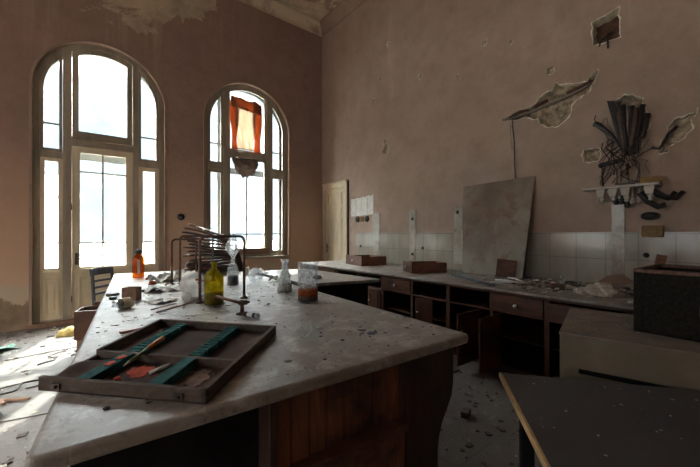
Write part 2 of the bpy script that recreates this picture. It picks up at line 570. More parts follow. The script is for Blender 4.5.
# the door opening reaches the floor line: keep a 2 cm sill so the hole stays inside the wall
holes[0] = [(x, max(z, .02)) for x, z in holes[0]]
pts, fs = wall_with_holes([(XL, 0), (XR+TH, 0), (XR+TH, ZC), (XL, ZC)], holes)
g.add([(p[0], YB, p[1]) for p in pts], fs)
g.add([(p[0], YB+TH, p[1]) for p in pts], fs)
for h in holes:
    n = len(h)
    g.add([(p[0], YB, p[1]) for p in h]+[(p[0], YB+TH, p[1]) for p in h], [(i, (i+1) % n, n+(i+1) % n, n+i) for i in range(n)])
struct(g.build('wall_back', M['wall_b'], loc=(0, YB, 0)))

# raised plaster edge around both arches
for k, w in enumerate((W1, W2)):
    g = G()
    a = arch(w['cx']-w['r']-.035, w['cx']+w['r']+.035, w['z0'], w['cx'], w['r']+.035, w['sp'], n=28)
    b = arch(w['cx']-w['r'], w['cx']+w['r'], w['z0']+.001, w['cx'], w['r'], w['sp'], n=28)
    g.ring(a, b, YB-.018, YB)
    struct(g.build('trim_%d' % (k+1), M['cove']))

# right wall, with the holes broken into it (coordinates are y, z on the wall)
niche = [(1.070, 4.11), (1.072, 3.93), (1.062, 3.765), (1.20, 3.765), (1.325, 3.775), (1.332, 3.93), (1.336, 4.06), (1.21, 4.07)]
small = [(1.256, 2.511), (1.25, 2.45), (1.258, 2.379), (1.34, 2.37), (1.419, 2.385), (1.435, 2.46), (1.42, 2.53), (1.34, 2.52)]
brk = [(2.407, 3.175), (2.30, 3.225), (2.16, 3.245), (1.99, 3.275), (1.91, 3.345), (1.83, 3.385), (1.76, 3.395), (1.72, 3.47), (1.69, 3.42),
       (1.56, 3.40), (1.47, 3.375), (1.40, 3.36), (1.345, 3.42), (1.275, 3.475), (1.31, 3.36), (1.36, 3.24), (1.44, 3.21),
       (1.55, 3.135), (1.555, 3.06), (1.63, 2.95), (1.74, 2.895), (1.85, 2.92), (1.925, 2.985), (1.96, 3.07), (2.10, 3.115), (2.28, 3.125)]
crk = [(.735, 2.36), (.71, 2.50), (.665, 2.58), (.63, 2.66), (.53, 2.70), (.45, 2.76), (.455, 2.70), (.50, 2.655), (.485, 2.56), (.56, 2.47), (.64, 2.43), (.66, 2.36)]
bun = [(1.10, 3.05), (1.02, 3.08), (.93, 3.03), (.86, 2.98), (.84, 2.86), (.86, 2.60), (.88, 2.42), (1.0, 2.38), (1.06, 2.48), (1.08, 2.70), (1.12, 2.90)]
pock = []
for (cy, cz, rr) in ((4.818, 5.353, .06), (5.053, 4.706, .05), (3.992, 4.397, .055), (5.238, 4.346, .04), (4.89, 3.22, .10), (4.90, 3.40, .05), (2.736, 4.441, .05), (1.80, 3.66, .05), (2.319, 4.269, .03), (3.2, 4.1, .03)):
    q = []
    for i in range(9):
        a = -2*PI*i/9
        rad = rr*(.6+.6*random.random())
        q.append((cy+rad*math.cos(a), cz+rad*math.sin(a)*1.2))
    pock.append(q)
def ragged(loop, amp, it=2):
    rr_ = random.Random(len(loop)*7)
    for _ in range(it):
        out = []
        n = len(loop)
        for i in range(n):
            a, b = loop[i], loop[(i+1) % n]
            dx, dz = b[0]-a[0], b[1]-a[1]
            k = rr_.uniform(-amp, amp)
            out += [a, ((a[0]+b[0])/2-dz*k, (a[1]+b[1])/2+dx*k)]
        loop = out
    return loop
niche, small = ragged(niche, .10), ragged(small, .16)
brk, crk, bun = ragged(brk, .16), ragged(crk, .22), ragged(bun, .2)
depths = [.16, .10, .09, .05, .10]+[.04]*len(pock)
loops = [niche, small, brk, crk, bun]+pock
g = G()
pts, fs = wall_with_holes([(YF, 0), (YB, 0), (YB, ZC), (YF, ZC)], loops)
g.add([(XR, p[0], p[1]) for p in pts], fs)
g.box((XR+.2, YF, 0), (XR+TH, YB, ZC))
for h, d in zip(loops, depths):
    n = len(h)
    g.m = 2
    g.add([(XR, p[0], p[1]) for p in h]+[(XR+d, p[0], p[1]) for p in h], [(i, (i+1) % n, n+(i+1) % n, n+i) for i in range(n)])
    g.m = 3 if h is niche else 1
    g.add([(XR+d, p[0], p[1]) for p in h], [list(range(n))])
    # broken lip standing a few millimetres proud of the paint
    g.m = 2
    c = (sum(p[0] for p in h)/n, sum(p[1] for p in h)/n)
    def off(p, e):
        dx, dz = p[0]-c[0], p[1]-c[1]
        l = math.hypot(dx, dz) or 1
        return (p[0]+dx/l*e, p[1]+dz/l*e)
    lip = .014 if h not in pock else .008
    A = [off(p, lip*random.uniform(.3, 1.3)) for p in h]
    g.ring(A, h, XR-.005, XR+.001, ax='x')
g.m = 0
struct(g.build('wall_right', [M['wall_r'], M['raw'], M['rim'], M['brick']], loc=(XR, 0, 0)))

# left and front walls (outside the frame); unseen arched windows added on the left as sky fill
WL_FILL = [dict(cx=c, r=q, sp=2.9, z0=.98) for c, q in ((4.2, .85), (1.5, .85), (-1.2, .5))]
g = G()
holes = [wl(w) for w in WL_FILL]
pts, fs = wall_with_holes([(YF, 0), (YB, 0), (YB, ZC), (YF, ZC)], holes)
for xx in (XL, XL-TH):
    g.add([(xx, p[0], p[1]) for p in pts], fs)
for h in holes:
    n = len(h)
    g.add([(XL, p[0], p[1]) for p in h]+[(XL-TH, p[0], p[1]) for p in h], [(i, (i+1) % n, n+(i+1) % n, n+i) for i in range(n)])
struct(g.build('wall_left', M['wall_r'], loc=(XL, 0, 0)))
g = G(); g.box((XL-TH, YF-.3, 0), (XR+TH, YF, ZC))
struct(g.build('wall_front', M['wall_r']))
g = G(); g.box((XL-TH, YF-.3, -.2), (XR+TH, YB+TH, 0))
struct(g.build('floor', M['floor']))
g = G(); g.box((XL-TH, YF-.3, ZC), (XR+TH, YB+TH, ZC+.2))
struct(g.build('ceiling', M['ceil']))
# plaster coves
def cove(name, ax):
    prof = [(0, 0)]+[(.20-.20*math.cos(t*PI/16), .20-.20*math.sin(t*PI/16)) for t in range(0, 9)]
    prof = [(0, .22), (.02, .22)]+[(.02+.2*(1-math.cos(t*PI/16)), .02+.2*(1-math.sin(t*PI/16))) for t in range(9)]+[(.22, 0), (0, 0)]
    g = G()
    if ax == 'back':
        g.prism([(YB-a, ZC-b) for a, b in prof], 'x', XL, XR)
    else:
        g.prism([(XR-a, ZC-b) for a, b in prof], 'y', YF, YB)
    return struct(g.build(name, M['cove_b' if ax == 'back' else 'cove']))
cove('trim_3', 'back'); cove('trim_4', 'right')

# ------------------------------------------------------------------ arched French door (door_1)
def sash(parent, o_, i_, y0, y1, mat, name='sash'):
    g = G(); g.ring(o_, i_, y0, y1)
    return g.build(name, mat, parent)

def empties_struct(name, loc):
    o = bpy.data.objects.new(name, None)
    COL.objects.link(o); o.location = loc; o['_loc'] = tuple(loc); o['kind'] = 'structure'
    return o

y0 = YB+.07
D1 = empties_struct('door_1', (.27, YB, 0))
c, r, sp = .27, .925, 3.87
g = G()
g.ring(arch(c-r, c+r, .03, c, r, sp, n=28), arch(c-r+.085, c+r-.085, .09, c, r-.085, sp, n=28), y0, y0+.14)
g.build('frame', M['graywood'], D1, bevel=.008)
def clip_arch(x0, x1, z0, rr, zcap=99):
    return arch(x0, x1, z0, c, rr, sp, zcap)
# mullions
for xa, xb in ((-.29, -.175), (.69, .775)):
    g = G(); g.prism(clip_arch(xa, xb, .09, r-.083), 'y', y0-.015, y0+.13)
    g.build('mullion', M['graywood'], D1, bevel=.006)
# transoms
g = G(); g.box((-.175, y0-.02, 2.985), (.69, y0+.13, 3.10)); g.box((-.175, y0-.04, 3.10), (.69, y0+.13, 3.125))
g.build('transom', M['graywood'], D1, bevel=.005)
for xa, xb in ((-.57, -.29), (.775, 1.11)):
    g = G(); g.box((xa, y0-.01, 2.74), (xb, y0+.12, 2.845)); g.build('transom', M['graywood'], D1, bevel=.005)
def glazed(parent, P_out, P_in, ya, yb, mat, bars, name, handle=None, panel=None):
    s_ = sash(parent, P_out, P_in, ya, yb, mat, name)
    for (lo, hi) in bars:
        gb = G(); gb.box((lo[0], ya+.008, lo[1]), (hi[0], yb-.008, hi[1])); gb.build('glazing_bar', mat, s_)
    gp = G(); gp.prism(P_in, 'y', (ya+yb)/2-.002, (ya+yb)/2+.002); gp.build('pane', M['pane'], s_)
    return s_
ya, yb = y0+.005, y0+.055
# upper centre light
glazed(D1, clip_arch(-.17, .685, 3.125, .835), inset(-.17, .685, 3.125, c, .835, sp, .085, wb=.12), ya, yb, M['graywood'], [], 'sash')
# upper side lights
for xa, xb in ((-.57, -.295), (.78, 1.11)):
    glazed(D1, clip_arch(xa, xb, 2.85, .838), inset(xa, xb, 2.85, c, .838, sp, .042), ya, yb, M['graywood'],
           [((xa+.04, 3.29), (xb-.04, 3.315))], 'sash')
# lower side lights with solid panel below
def lower_leaf(xa, xb, zt, glass_lo, w, vbar, rows, name):
    s_ = glazed(D1, [(xa, .85), (xb, .85), (xb, zt), (xa, zt)], [(xa+w, glass_lo), (xb-w, glass_lo), (xb-w, zt-w), (xa+w, zt-w)], ya, yb, M['cream'],
                [((xa+w, z_-.012), (xb-w, z_+.012)) for z_ in rows]+([((vbar-.013, glass_lo), (vbar+.013, zt-w))] if vbar else []), name)
    gg = G()
    gg.box((xa, ya, .07), (xb, yb, .85))
    gg.box((xa+.02, ya-.02, .845), (xb-.02, ya, .90))
    gg.build('lower_board', M['cream'], s_, bevel=.004)
    pl = [(xa+w*.8, .17), (xb-w*.8, .17), (xb-w*.8, .76), (xa+w*.8, .76)]
    i1 = [(xa+w*.8+.03, .20), (xb-w*.8-.03, .20), (xb-w*.8-.03, .73), (xa+w*.8+.03, .73)]
    gg = G(); gg.ring(pl, i1, ya-.018, ya)
    gg.box((xa+w*.8+.06, ya-.012, .24), (xb-w*.8-.06, ya, .69))
    gg.build('raised_panel', M['cream'], s_, bevel=.004)
    return s_
lower_leaf(-.57, -.292, 2.74, .93, .055, None, [1.345], 'side_leaf')
lower_leaf(.778, 1.11, 2.74, .93, .07, None, [1.345], 'side_leaf')
dl = lower_leaf(-.173, .688, 2.985, .93, .105, .245, [2.555, 1.34], 'door_leaf')
g = G(); g.box((-.135, ya-.012, .97), (-.095, ya, 1.17)); g.tube([(-.115, ya-.01, 1.09), (-.115, ya-.05, 1.09), (-.03, ya-.055, 1.085)], .009)
g.build('handle', M['chrome'], dl)
for zz in (.35, 1.9):
    g = G(); g.tube([(-.18, ya-.012, zz), (-.18, ya-.012, zz+.1)], .010); g.build('hinge', M['chrome'], dl)
# outer casement frame of the double glazing, seen through the panes
g = G()
for xa, xb in ((-.61, -.55), (-.30, -.22), (.72, .80), (1.09, 1.15)):
    g.prism(clip_arch(xa, xb, .05, r-.02), 'y', YB+.33, YB+.41)
g.box((-.6, YB+.33, 2.80), (1.14, YB+.41, 2.95))
g.box((-.6, YB+.33, .03), (1.14, YB+.41, .80))
g.ring(arch(c-r, c+r, .03, c, r, sp, n=28), arch(c-r+.06, c+r-.06, .09, c, r-.06, sp, n=28), YB+.33, YB+.41)
g.build('outer_casement', M['outer'], D1)
g = G(); g.box((-.72, YB-.05, 0), (1.28, YB+.07, .065)); struct(g.build('trim_5', M['cardboard'], bevel=.01))

# ------------------------------------------------------------------ arched window (window_1)
WN = empties_struct('window_1', (2.895, YB, .98))
c, r, sp = 2.895, .96, 3.87
z0 = .98
g = G()
g.ring(arch(c-r, c+r, z0, c, r, sp, n=28), arch(c-r+.075, c+r-.075, z0+.06, c, r-.075, sp, n=28), y0, y0+.14)
g.build('window_frame', M['graywood'], WN, bevel=.008)
for xa, xb in ((2.33, 2.425), (3.315, 3.42)):
    g = G(); g.prism(clip_arch(xa, xb, z0+.05, r-.073), 'y', y0-.015, y0+.13)
    g.build('mullion', M['graywood'], WN, bevel=.006)
g = G(); g.box((2.425, y0-.02, 3.20), (3.315, y0+.13, 3.31)); g.build('transom', M['graywood'], WN, bevel=.005)
for xa, xb in ((2.01, 2.33), (3.42, 3.78)):
    g = G(); g.box((xa, y0-.01, 2.86), (xb, y0+.12, 2.98)); g.build('transom', M['graywood'], WN, bevel=.005)
glazed(WN, clip_arch(2.425, 3.315, 3.31, .885), inset(2.425, 3.315, 3.31, c, .885, sp, .05), ya, yb, M['graywood'], [], 'sash')
for xa, xb in ((2.01, 2.33), (3.42, 3.78)):
    glazed(WN, clip_arch(xa, xb, 2.98, .887), inset(xa, xb, 2.98, c, .887, sp, .05), ya, yb, M['graywood'], [((xa+.04, 3.40), (xb-.04, 3.425))], 'sash')
    glazed(WN, [(xa, 1.04), (xb, 1.04), (xb, 2.86), (xa, 2.86)], [(xa+.055, 1.10), (xb-.055, 1.10), (xb-.055, 2.80), (xa+.055, 2.80)], ya, yb, M['graywood'], [((xa+.05, 1.48), (xb-.05, 1.505))], 'sash')
glazed(WN, [(2.425, 1.04), (3.315, 1.04), (3.315, 3.20), (2.425, 3.20)], [(2.475, 1.10), (3.265, 1.10), (3.265, 3.15), (2.475, 3.15)], ya, yb, M['graywood'],
       [((2.47, 1.475), (3.27, 1.50)), ((2.83, 1.10), (2.855, 3.15))], 'sash')
g = G(); g.box((2.5, YB+.02, 1.035), (3.35, YB+.06, 1.17)); g.build('kick_board', M['cardboard'], WN)
g = G(); g.box((1.92, YB-.06, .93), (3.87, YB+.10, .985)); g.build('window_sill', M['graywood'], WN, bevel=.008)
g = G()
for xa, xb in ((1.94, 2.03), (2.28, 2.36), (3.36, 3.44), (3.76, 3.85)):
    g.prism(clip_arch(xa, xb, z0, r-.02), 'y', YB+.33, YB+.41)
g.box((1.95, YB+.33, 2.85), (3.84, YB+.41, 2.98))
g.box((1.95, YB+.33, 1.0), (3.84, YB+.41, 1.10))
g.ring(arch(c-r, c+r, z0, c, r, sp, n=28), arch(c-r+.06, c+r-.06, z0+.06, c, r-.06, sp, n=28), YB+.33, YB+.41)
g.build('outer_casement', M['outer'], WN)

# torn cloths hung in the window
t = thing('curtain', 'orange bordered pale curtain hanging in the top light of the arched window', 'curtain', (2.8, YB+.02, 3.33))
def curt(x0, x1, za, zb, yo, drop=0):
    def f(u, v):
        x = x0+(x1-x0)*u
        zt = zb - .10*u
        z = za+(zt-za)*v
        x += .02*math.sin(v*7+u*3) - .05*(1-v)*(u-.5)
        return (x, YB+.035+yo+.012*math.sin(u*17+v*2)+.006*math.sin(v*11), z)
    return f
g = G(); g.grid(curt(2.58, 3.02, 3.36, 4.36, 0), 14, 16, .002); g.build('pale_panel', M['paleblind'], t)
g = G(); g.grid(curt(2.465, 2.64, 3.35, 4.50, .006), 4, 16, .002); g.grid(curt(2.97, 3.18, 3.32, 4.52, .006), 4, 16, .002)
g.grid(lambda u, v: (2.47+.71*u, YB+.025+.012*math.sin(u*15), 4.27+.24*v-.07*u), 14, 4, .002)
g.build('orange_border', M['orange'], t)
g = G(); g.tube([(2.45, YB+.035, 4.53), (3.24, YB+.035, 4.45)], .006); g.build('rod', M['chrome'], t)
t = None
def rag(u, v):
    x = 2.48+.62*u+.05*(.5-u)*2*(1-v)
    top = 3.19-.03*math.sin(u*PI)
    bot = 3.0-.24*abs(math.sin(u*PI))**.35+.022*math.sin(u*31)+.02*math.sin(u*9+1)
    z = bot+(top-bot)*v
    w = noise.noise(Vector((u*5, v*4, 2.2)))
    return (x+.02*math.sin(v*9+u*4), YB+.01+.045*w+.018*math.sin(u*26+v*5)*(1-v)-.06*math.sin(v*PI)*math.sin(u*PI), z)
g = G(); g.grid(rag, 26, 10, .003)
tag(g.build('torn_cloth', M['greyrag']), 'torn grey brown cloth sagging under the transom of the arched window', 'cloth')

# ------------------------------------------------------------------ cream door on the right wall (door_2)
D2 = empties_struct('door_2', (XR, 6.64, 0))
g = G()
ya_, yb_, zt = 6.13, 7.12, 2.72
g.ring([(ya_, 0), (yb_, 0), (yb_, zt), (ya_, zt)], [(ya_+.11, .0), (yb_-.11, .0), (yb_-.11, zt-.13), (ya_+.11, zt-.13)], XR-.05, XR, ax='x')
g.box((XR-.07, ya_-.02, zt), (XR, yb_+.02, zt+.04))
g.build('door_frame', M['cream'], D2, bevel=.006)
g = G(); g.box((XR-.03, ya_-.035, 0), (XR, ya_-.003, zt+.02)); g.build('edge_strip', M['darkwood'], D2)
g = G(); g.box((XR-.025, ya_+.11, 0), (XR, yb_-.11, zt-.13))
for (za, zb) in ((2.20, 2.50), (1.95, 2.12), (.4, 1.85)):
    o_ = [(ya_+.2, za), (yb_-.2, za), (yb_-.2, zb), (ya_+.2, zb)]
    i_ = [(a + (.025 if a < 6.6 else -.025), b + (.025 if b == za else -.025)) for a, b in o_]
    g.ring(o_, i_, XR-.037, XR-.025, ax='x')
lf = g.build('door_leaf', M['cream'], D2)
g = G(); g.box((XR-.035, yb_-.20, 1.02), (XR-.025, yb_-.15, 1.25)); g.tube([(XR-.03, yb_-.175, 1.17), (XR-.07, yb_-.175, 1.17), (XR-.075, yb_-.27, 1.17)], .01)
g.build('handle', M['chrome'], lf)

# ------------------------------------------------------------------ tiles on the right wall
g = G(); g.box((XR-.010, YF, .90), (XR, 5.84, 1.515))
struct(g.build('trim_6', M['tiles']))
k = 7
for (a, b, zb) in ((5.05, 5.26, 1.93), (4.085, 4.235, 1.94), (3.10, 3.26, 1.95), (1.02, 1.14, 1.93)):
    g = G(); g.box((XR-.016, a, 1.0), (XR, b, zb))
    struct(g.build('trim_%d' % k, M['tilestrip'])); k += 1

# ------------------------------------------------------------------ island bench
A, B, C_, D_ = (-.13, 1.22), (1.80, 1.11), (2.06, 5.90), (.335, 6.055)
isl = thing('lab_bench', 'long central lab bench with a stained grey stone top and dark wooden base', 'bench', (.95, 3.5, 0))
g = G()
def inq(a, b):                            # bilinear point of the bench plan, a across, b along
    return (A[0]*(1-a)*(1-b)+B[0]*a*(1-b)+C_[0]*a*b+D_[0]*(1-a)*b, A[1]*(1-a)*(1-b)+B[1]*a*(1-b)+C_[1]*a*b+D_[1]*(1-a)*b)
def slab_outline(n=5, rr=.035):
    q = [A, B, C_, D_]
    out = []
    for i in range(4):
        p, a, b = Vector(q[i]), Vector(q[i-1]), Vector(q[(i+1) % 4])
        da, db = (a-p).normalized(), (b-p).normalized()
        for t in range(n+1):
            u = t/n
            p0, p1, p2 = p+da*rr, p, p+db*rr
            pt = p0*(1-u)**2+p1*2*u*(1-u)+p2*u*u
            out.append((pt.x, pt.y))
    return out
g.prism(slab_outline(), 'z', .845, .90)
g.build('worktop', M['stone'], isl, bevel=.016, seg=4)
def bq(a0, a1, b0, b1, z0, z1, m, name, bevel=0, par=None):
    p = [inq(a0, b0), inq(a1, b0), inq(a1, b1), inq(a0, b1)]
    g = G(); g.hexa([(x, y, z0) for x, y in p]+[(x, y, z1) for x, y in p])
    return g.build(name, m, par or isl, bevel=bevel)
# base: dark recessed plinth part on the left, boarded cupboard in the middle, carved bracket on the right
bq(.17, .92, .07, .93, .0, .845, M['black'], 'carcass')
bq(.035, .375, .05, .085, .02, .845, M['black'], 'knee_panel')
# boarded cupboard front facing the camera
nb = 8
a0, a1 = .375, .755
cb = bq(a0, a1, .028, .12, .05, .845, M['redwood'], 'cupboard_front', .004)
for i in range(nb):
    w = (a1-a0)/nb
    bq(a0+.002+i*w, a0+(i+1)*w-.0008, .022+.0012*(i*7 % 3), .03, .50, .835, M['frontwood'], 'board', .003, cb)
bq(a0-.005, a1+.005, .010, .03, .455, .50, M['redwood_y'], 'moulding', .006, cb)
bq(a0, a1, .014, .03, .21, .455, M['frontwood'], 'apron_board', .006, cb)
bq(a0-.012, a0+.006, .012, .04, .05, .845, M['darkwood'], 'stile', .004, cb)
# bracket leg: outline in the plane of the short side, extruded along the bench
def bracket(b0, b1, name):
    prof = [(.755, .0), (.905, .0), (.905, .22), (.91, .30), (.925, .38), (.95, .45), (.972, .52), (.978, .60), (.978, .78), (.972, .845), (.755, .845)]
    g = G()
    n = len(prof)
    vs = []
    for b in (b0, b1):
        for a, z in prof:
            x, y = inq(a, b)
            vs.append((x, y, z))
    g.add(vs, [list(range(n))[::-1], list(range(n, 2*n))]+[(i, (i+1) % n, n+(i+1) % n, n+i) for i in range(n)])
    return g.build(name, M['darkwood'], isl, bevel=.006)
lg = bracket(.018, .05, 'bracket_leg')
g = G()
for a, z in ((.962, .62),):
    x, y = inq(.978, .03)
    g.tube([(x-.005, y, .655), (x+.025, y, .655)], .016, 10)
g.build('knob', M['darkwood'], lg)
bracket(.93, .965, 'bracket_leg')
bq(.90, .925, .05, .93, .06, .845, M['darkwood'], 'side_panel')
# stains and the drilled hole in the stone
for (cx, cy, rr, ex) in ((1.354, 1.489, .030, 1.6), (1.343, 1.565, .022, 1.9), (1.30, 1.52, .012, 2.5), (1.38, 1.63, .010, 3), (1.42, 1.44, .010, 2), (1.27, 1.60, .008, 3)):
    q = []
    for i in range(18):
        a = 2*PI*i/18
        rad = rr*(.55+.75*random.random())
        q.append((cx+rad*math.cos(a)*ex*.7, cy+rad*math.sin(a)))
    g = G(); g.prism(q, 'z', .8995, .9012)
    g.build('blue_stain', M['bluepaint'], isl)
g = G(); g.lathe([(0, .9013), (.016, .9013), (.019, .9005), (.019, .8985)], 20, (.747, 1.408, 0)); g.build('tap_hole', M['bakelite'], isl)

# ------------------------------------------------------------------ side bench joined at the right of the island
sb = thing('side_bench', 'low dark bench with grey top beyond the central bench and black side', 'bench', (2.5, 4.2, 0))
p4 = [(2.06, 3.42), (3.043, 3.19), (2.95, 4.95), (2.10, 5.1)]
g = G(); g.hexa([(x, y, .86) for x, y in p4]+[(x, y, .90) for x, y in p4]); g.build('worktop', M['counter'], sb, bevel=.006)
p5 = [(2.08, 3.48), (2.92, 3.29), (2.85, 4.92), (2.12, 5.07)]
g = G(); g.hexa([(x, y, .0) for x, y in p5]+[(x, y, .86) for x, y in p5]); g.build('carcass', M['black'], sb)

# ------------------------------------------------------------------ counter along the right wall
ct = thing('counter_top', 'long pale stone worktop running along the right wall', 'counter', (4.15, 2.5, .87))
g = G(); g.prism([(3.50, -1.2), (XR-.012, -1.2), (XR-.012, 6.0), (3.50, 6.0)], 'z', .872, .90)
g.build('slab', M['counter'], ct, bevel=.008, seg=3)
g = G(); g.box((3.54, -1.2, .855), (3.57, 6.0, .872)); g.build('front_lath', M['redwood_y'], ct)
XF = 3.56
def cab_drawer(par, a, b, out, front=None):
    """drawer between y=a and b pulled out by `out`"""
    x = XF-out
    g = G()
    g.box((x-.018, a+.006, .662), (x, b-.006, .838))
    d = g.build('drawer', front or M['redwood_y'], par, bevel=.004)
    g = G()
    g.box((x, a+.02, .67), (x+.5, a+.032, .81)); g.box((x, b-.032, .67), (x+.5, b-.02, .81)); g.box((x, a+.02, .67), (x+.5, b-.02, .68))
    g.build('drawer_box', M['drawerwood'], d)
    yc = (a+b)/2
    g = G(); g.lathe([(0, .0), (.010, .0), (.009, .012), (.020, .022), (.022, .032), (.012, .040), (0, .041)], 14)
    for q in range(len(g.v)):
        p = g.v[q]; g.v[q] = Vector((x-.018-p.z, yc+p.x, .74+p.y))
    g.build('knob', M['steel'], d)
    return d
def cab_door(par, y, side, ang, w=.28, ztop=.635):
    """leaf hinged at y, opening `ang` degrees into the room; side=+1 closes towards +y"""
    T = Matrix.Translation((XF, y, 0)) @ Matrix.Rotation(R(ang)*side, 4, 'Z')
    g = G(T)
    s_ = side
    lo, hi = (0, w*s_) if s_ > 0 else (w*s_, 0)
    g.box((-.020, lo, .075), (0, hi, ztop))
    d = g.build('door', M['redwood'], par, bevel=.004)
    g = G(T)
    o_ = [(lo+.05, .13), (hi-.05, .13), (hi-.05, ztop-.06), (lo+.05, ztop-.06)]
    i_ = [(lo+.07, .15), (hi-.07, .15), (hi-.07, ztop-.08), (lo+.07, ztop-.08)]
    g.ring(o_, i_, -.028, -.020, ax='x')
    g.build('panel_moulding', M['redwood'], d)
    g = G(T); yy = (w-.04)*s_
    g.lathe([(0, 0), (.008, 0), (.008, .012), (.014, .02), (.0, .026)], 10)
    for q in range(len(g.v)):
        p = T.inverted() @ g.v[q]
        g.v[q] = T @ Vector((-.02-p.z, yy+p.x, .45+p.y))
    g.build('knob', M['steel'], d)
    return d
units = [(-1.13, .07), (.07, 1.36), (1.36, 2.50), (2.50, 3.68), (3.68, 4.84), (4.84, 6.0)]
ulabels = ['red brown base cabinet at the near end of the wall counter behind the beige chest',
           'red brown base cabinet half hidden behind the beige chest, one drawer pulled forward',
           'red brown base cabinet with two wide open doors and one shut drawer',
           'red brown base cabinet with an empty drawer slot beside one shut drawer',
           'red brown base cabinet with empty drawer slots over a narrow closed door leaf',
           'red brown base cabinet at the far end of the wall counter by the cream door']
for i, (a, b) in enumerate(units):
    u = thing('base_cabinet', ulabels[i], 'cabinet', (4.1, (a+b)/2, 0), 'base cabinets under the wall counter')
    mid = (a+b)/2
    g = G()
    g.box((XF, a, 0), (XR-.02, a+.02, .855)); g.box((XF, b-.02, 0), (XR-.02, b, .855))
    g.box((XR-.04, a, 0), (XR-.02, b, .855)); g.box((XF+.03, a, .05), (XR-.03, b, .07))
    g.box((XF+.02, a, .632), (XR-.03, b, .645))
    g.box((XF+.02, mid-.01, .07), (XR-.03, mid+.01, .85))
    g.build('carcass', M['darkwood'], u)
    g = G(); g.box((XF+.1, a+.02, .34), (XR-.05, mid-.01, .355)); g.box((XF+.1, mid+.01, .34), (XR-.05, b-.02, .355)); g.build('inner_shelf', M['redwood_y'], u)
    g = G()
    g.box((XF-.006, a, .638), (XF+.02, b, .660)); g.box((XF-.006, a, .840), (XF+.02, b, .856))
    for yy in (a, mid-.02, b-.025):
        g.box((XF-.006, yy, .05), (XF+.02, yy+.025 if yy != mid-.02 else mid+.02, .856))
    g.box((XF, a, .0), (XF+.02, b, .06))
    g.build('face_frame', M['redwood_y'], u, bevel=.003)
    if i == 0:
        cab_drawer(u, a+.03, mid-.02, 0); cab_drawer(u, mid+.02, b-.03, 0); cab_door(u, a+.03, 1, 0, .53); cab_door(u, b-.03, -1, 0, .53)
    if i == 1:
        cab_drawer(u, mid+.02, b-.03, .10); cab_drawer(u, a+.03, mid-.02, 0)
    if i == 2:
        cab_drawer(u, a+.025, mid-.015, 0)
        cab_door(u, mid-.12, -1, 90, .44); cab_door(u, mid+.14, 1, 88, .44)
    if i == 3:
        cab_door(u, 2.73, 1, 12, .25)
        cab_drawer(u, mid+.02, b-.03, 0)
    if i == 4:
        cab_door(u, 3.71, 1, 4, .27)
    if i == 5:
        cab_drawer(u, a+.03, mid-.02, 0)

# ------------------------------------------------------------------ things on the counter
def open_drawer(loc, ang, L_, W_, H_, label, knob=True):
    t = thing('loose_drawer', label, 'drawer', loc, 'pulled out drawers on the wall counter')  # a cabinet drawer taken out and left on the counter
    T = TR(*loc, ang)
    g = G(T)
    th = .016
    g.box((-L_/2, -W_/2, 0), (L_/2, W_/2, .01))
    g.box((-L_/2, W_/2-th, 0), (L_/2, W_/2, H_*.92)); g.box((-L_/2, -W_/2, 0), (L_/2, -W_/2+th, H_*.92)); g.box((L_/2-th, -W_/2, 0), (L_/2, W_/2, H_*.92))
    g.build('drawer_body', M['drawerwood'], t, bevel=.003)
    g = G(T); g.box((-L_/2-.02, -W_/2-.01, 0), (-L_/2, W_/2+.01, H_)); g.build('drawer_front', M['redwood_y'], t, bevel=.004)
    if knob:
        g = G(T)
        g.lathe([(0, 0), (.010, 0), (.009, .014), (.022, .024), (.022, .036), (0, .044)], 14)
        Ti = T.inverted()
        for q in range(len(g.v)):
            p = Ti @ g.v[q]; g.v[q] = T @ Vector((-L_/2-.02-p.z, p.x, H_*.5+p.y))
        g.build('knob', M['steel'], t)
    return t
open_drawer((4.28, 4.87, .90), -9, .54, .58, .18, 'loose red brown drawer near the far end of the counter by the cream door')
open_drawer((4.18, 3.36, .90), -26, .56, .34, .165, 'empty red brown drawer on the counter in front of the white tiles')
t = None
# leaning board
bt = [(4.50, 2.90, .902), (4.52, 2.02, .902), (XR-.012, 1.98, 2.286), (XR-.012, 3.08, 2.255)]
g = G()
bt2 = [(x-.014, y, z+.003) for x, y, z in bt]
g.hexa(bt+bt2)
def board_mat():
    m, nt, b, N, L = new_mat('stained board')
    v = coords(nt, True)
    n = tex_noise(nt, v, 1.3, 8, .6, dist=.5)
    n2 = tex_noise(nt, v, 5, 8, .65)
    col = mix(nt, ramp(nt, n, .35, .65), (.15, .105, .075), (.28, .24, .185))
    sep = N.new('ShaderNodeSeparateXYZ'); L.new(v, sep.inputs[0])
    low = math_n(nt, 'ADD', sep.outputs[2], math_n(nt, 'MULTIPLY', n, -1.6))
    col = mix(nt, math_n(nt, 'MULTIPLY', ramp(nt, low, 1.0, .45), .6), col, (.33, .32, .26))
    col = mix(nt, math_n(nt, 'MULTIPLY', ramp(nt, n2, .52, .64), .7), col, (.19, .09, .055))
    L.new(col, b.inputs['Base Color']); b.inputs['Roughness'].default_value = .6
    return m
M['board'] = board_mat()
tag(g.build('board', M['board'], bevel=.003), 'large stained grey board leaning on the wall above the counter', 'board')
# dark red panel leaning on the board
g = G(); T = Matrix.Translation((4.44, 2.22, .90)) @ RZ(22) @ Matrix.Rotation(R(14), 4, 'Y') @ Matrix.Rotation(R(5), 4, 'X')
g.T = T; g.box((-.010, -.12, 0), (.010, .12, .25))
tag(g.build('square_board', M['redwood_y'], bevel=.004), 'small dark red square panel leaning on the large stained board', 'panel')
g = G(); g.tube([(4.15, 2.85, .915), (3.62, 1.93, .915)], .014, 8)
tag(g.build('bar', M['bluebar']), 'blue grey bar lying on the counter before the leaning board', 'bar')
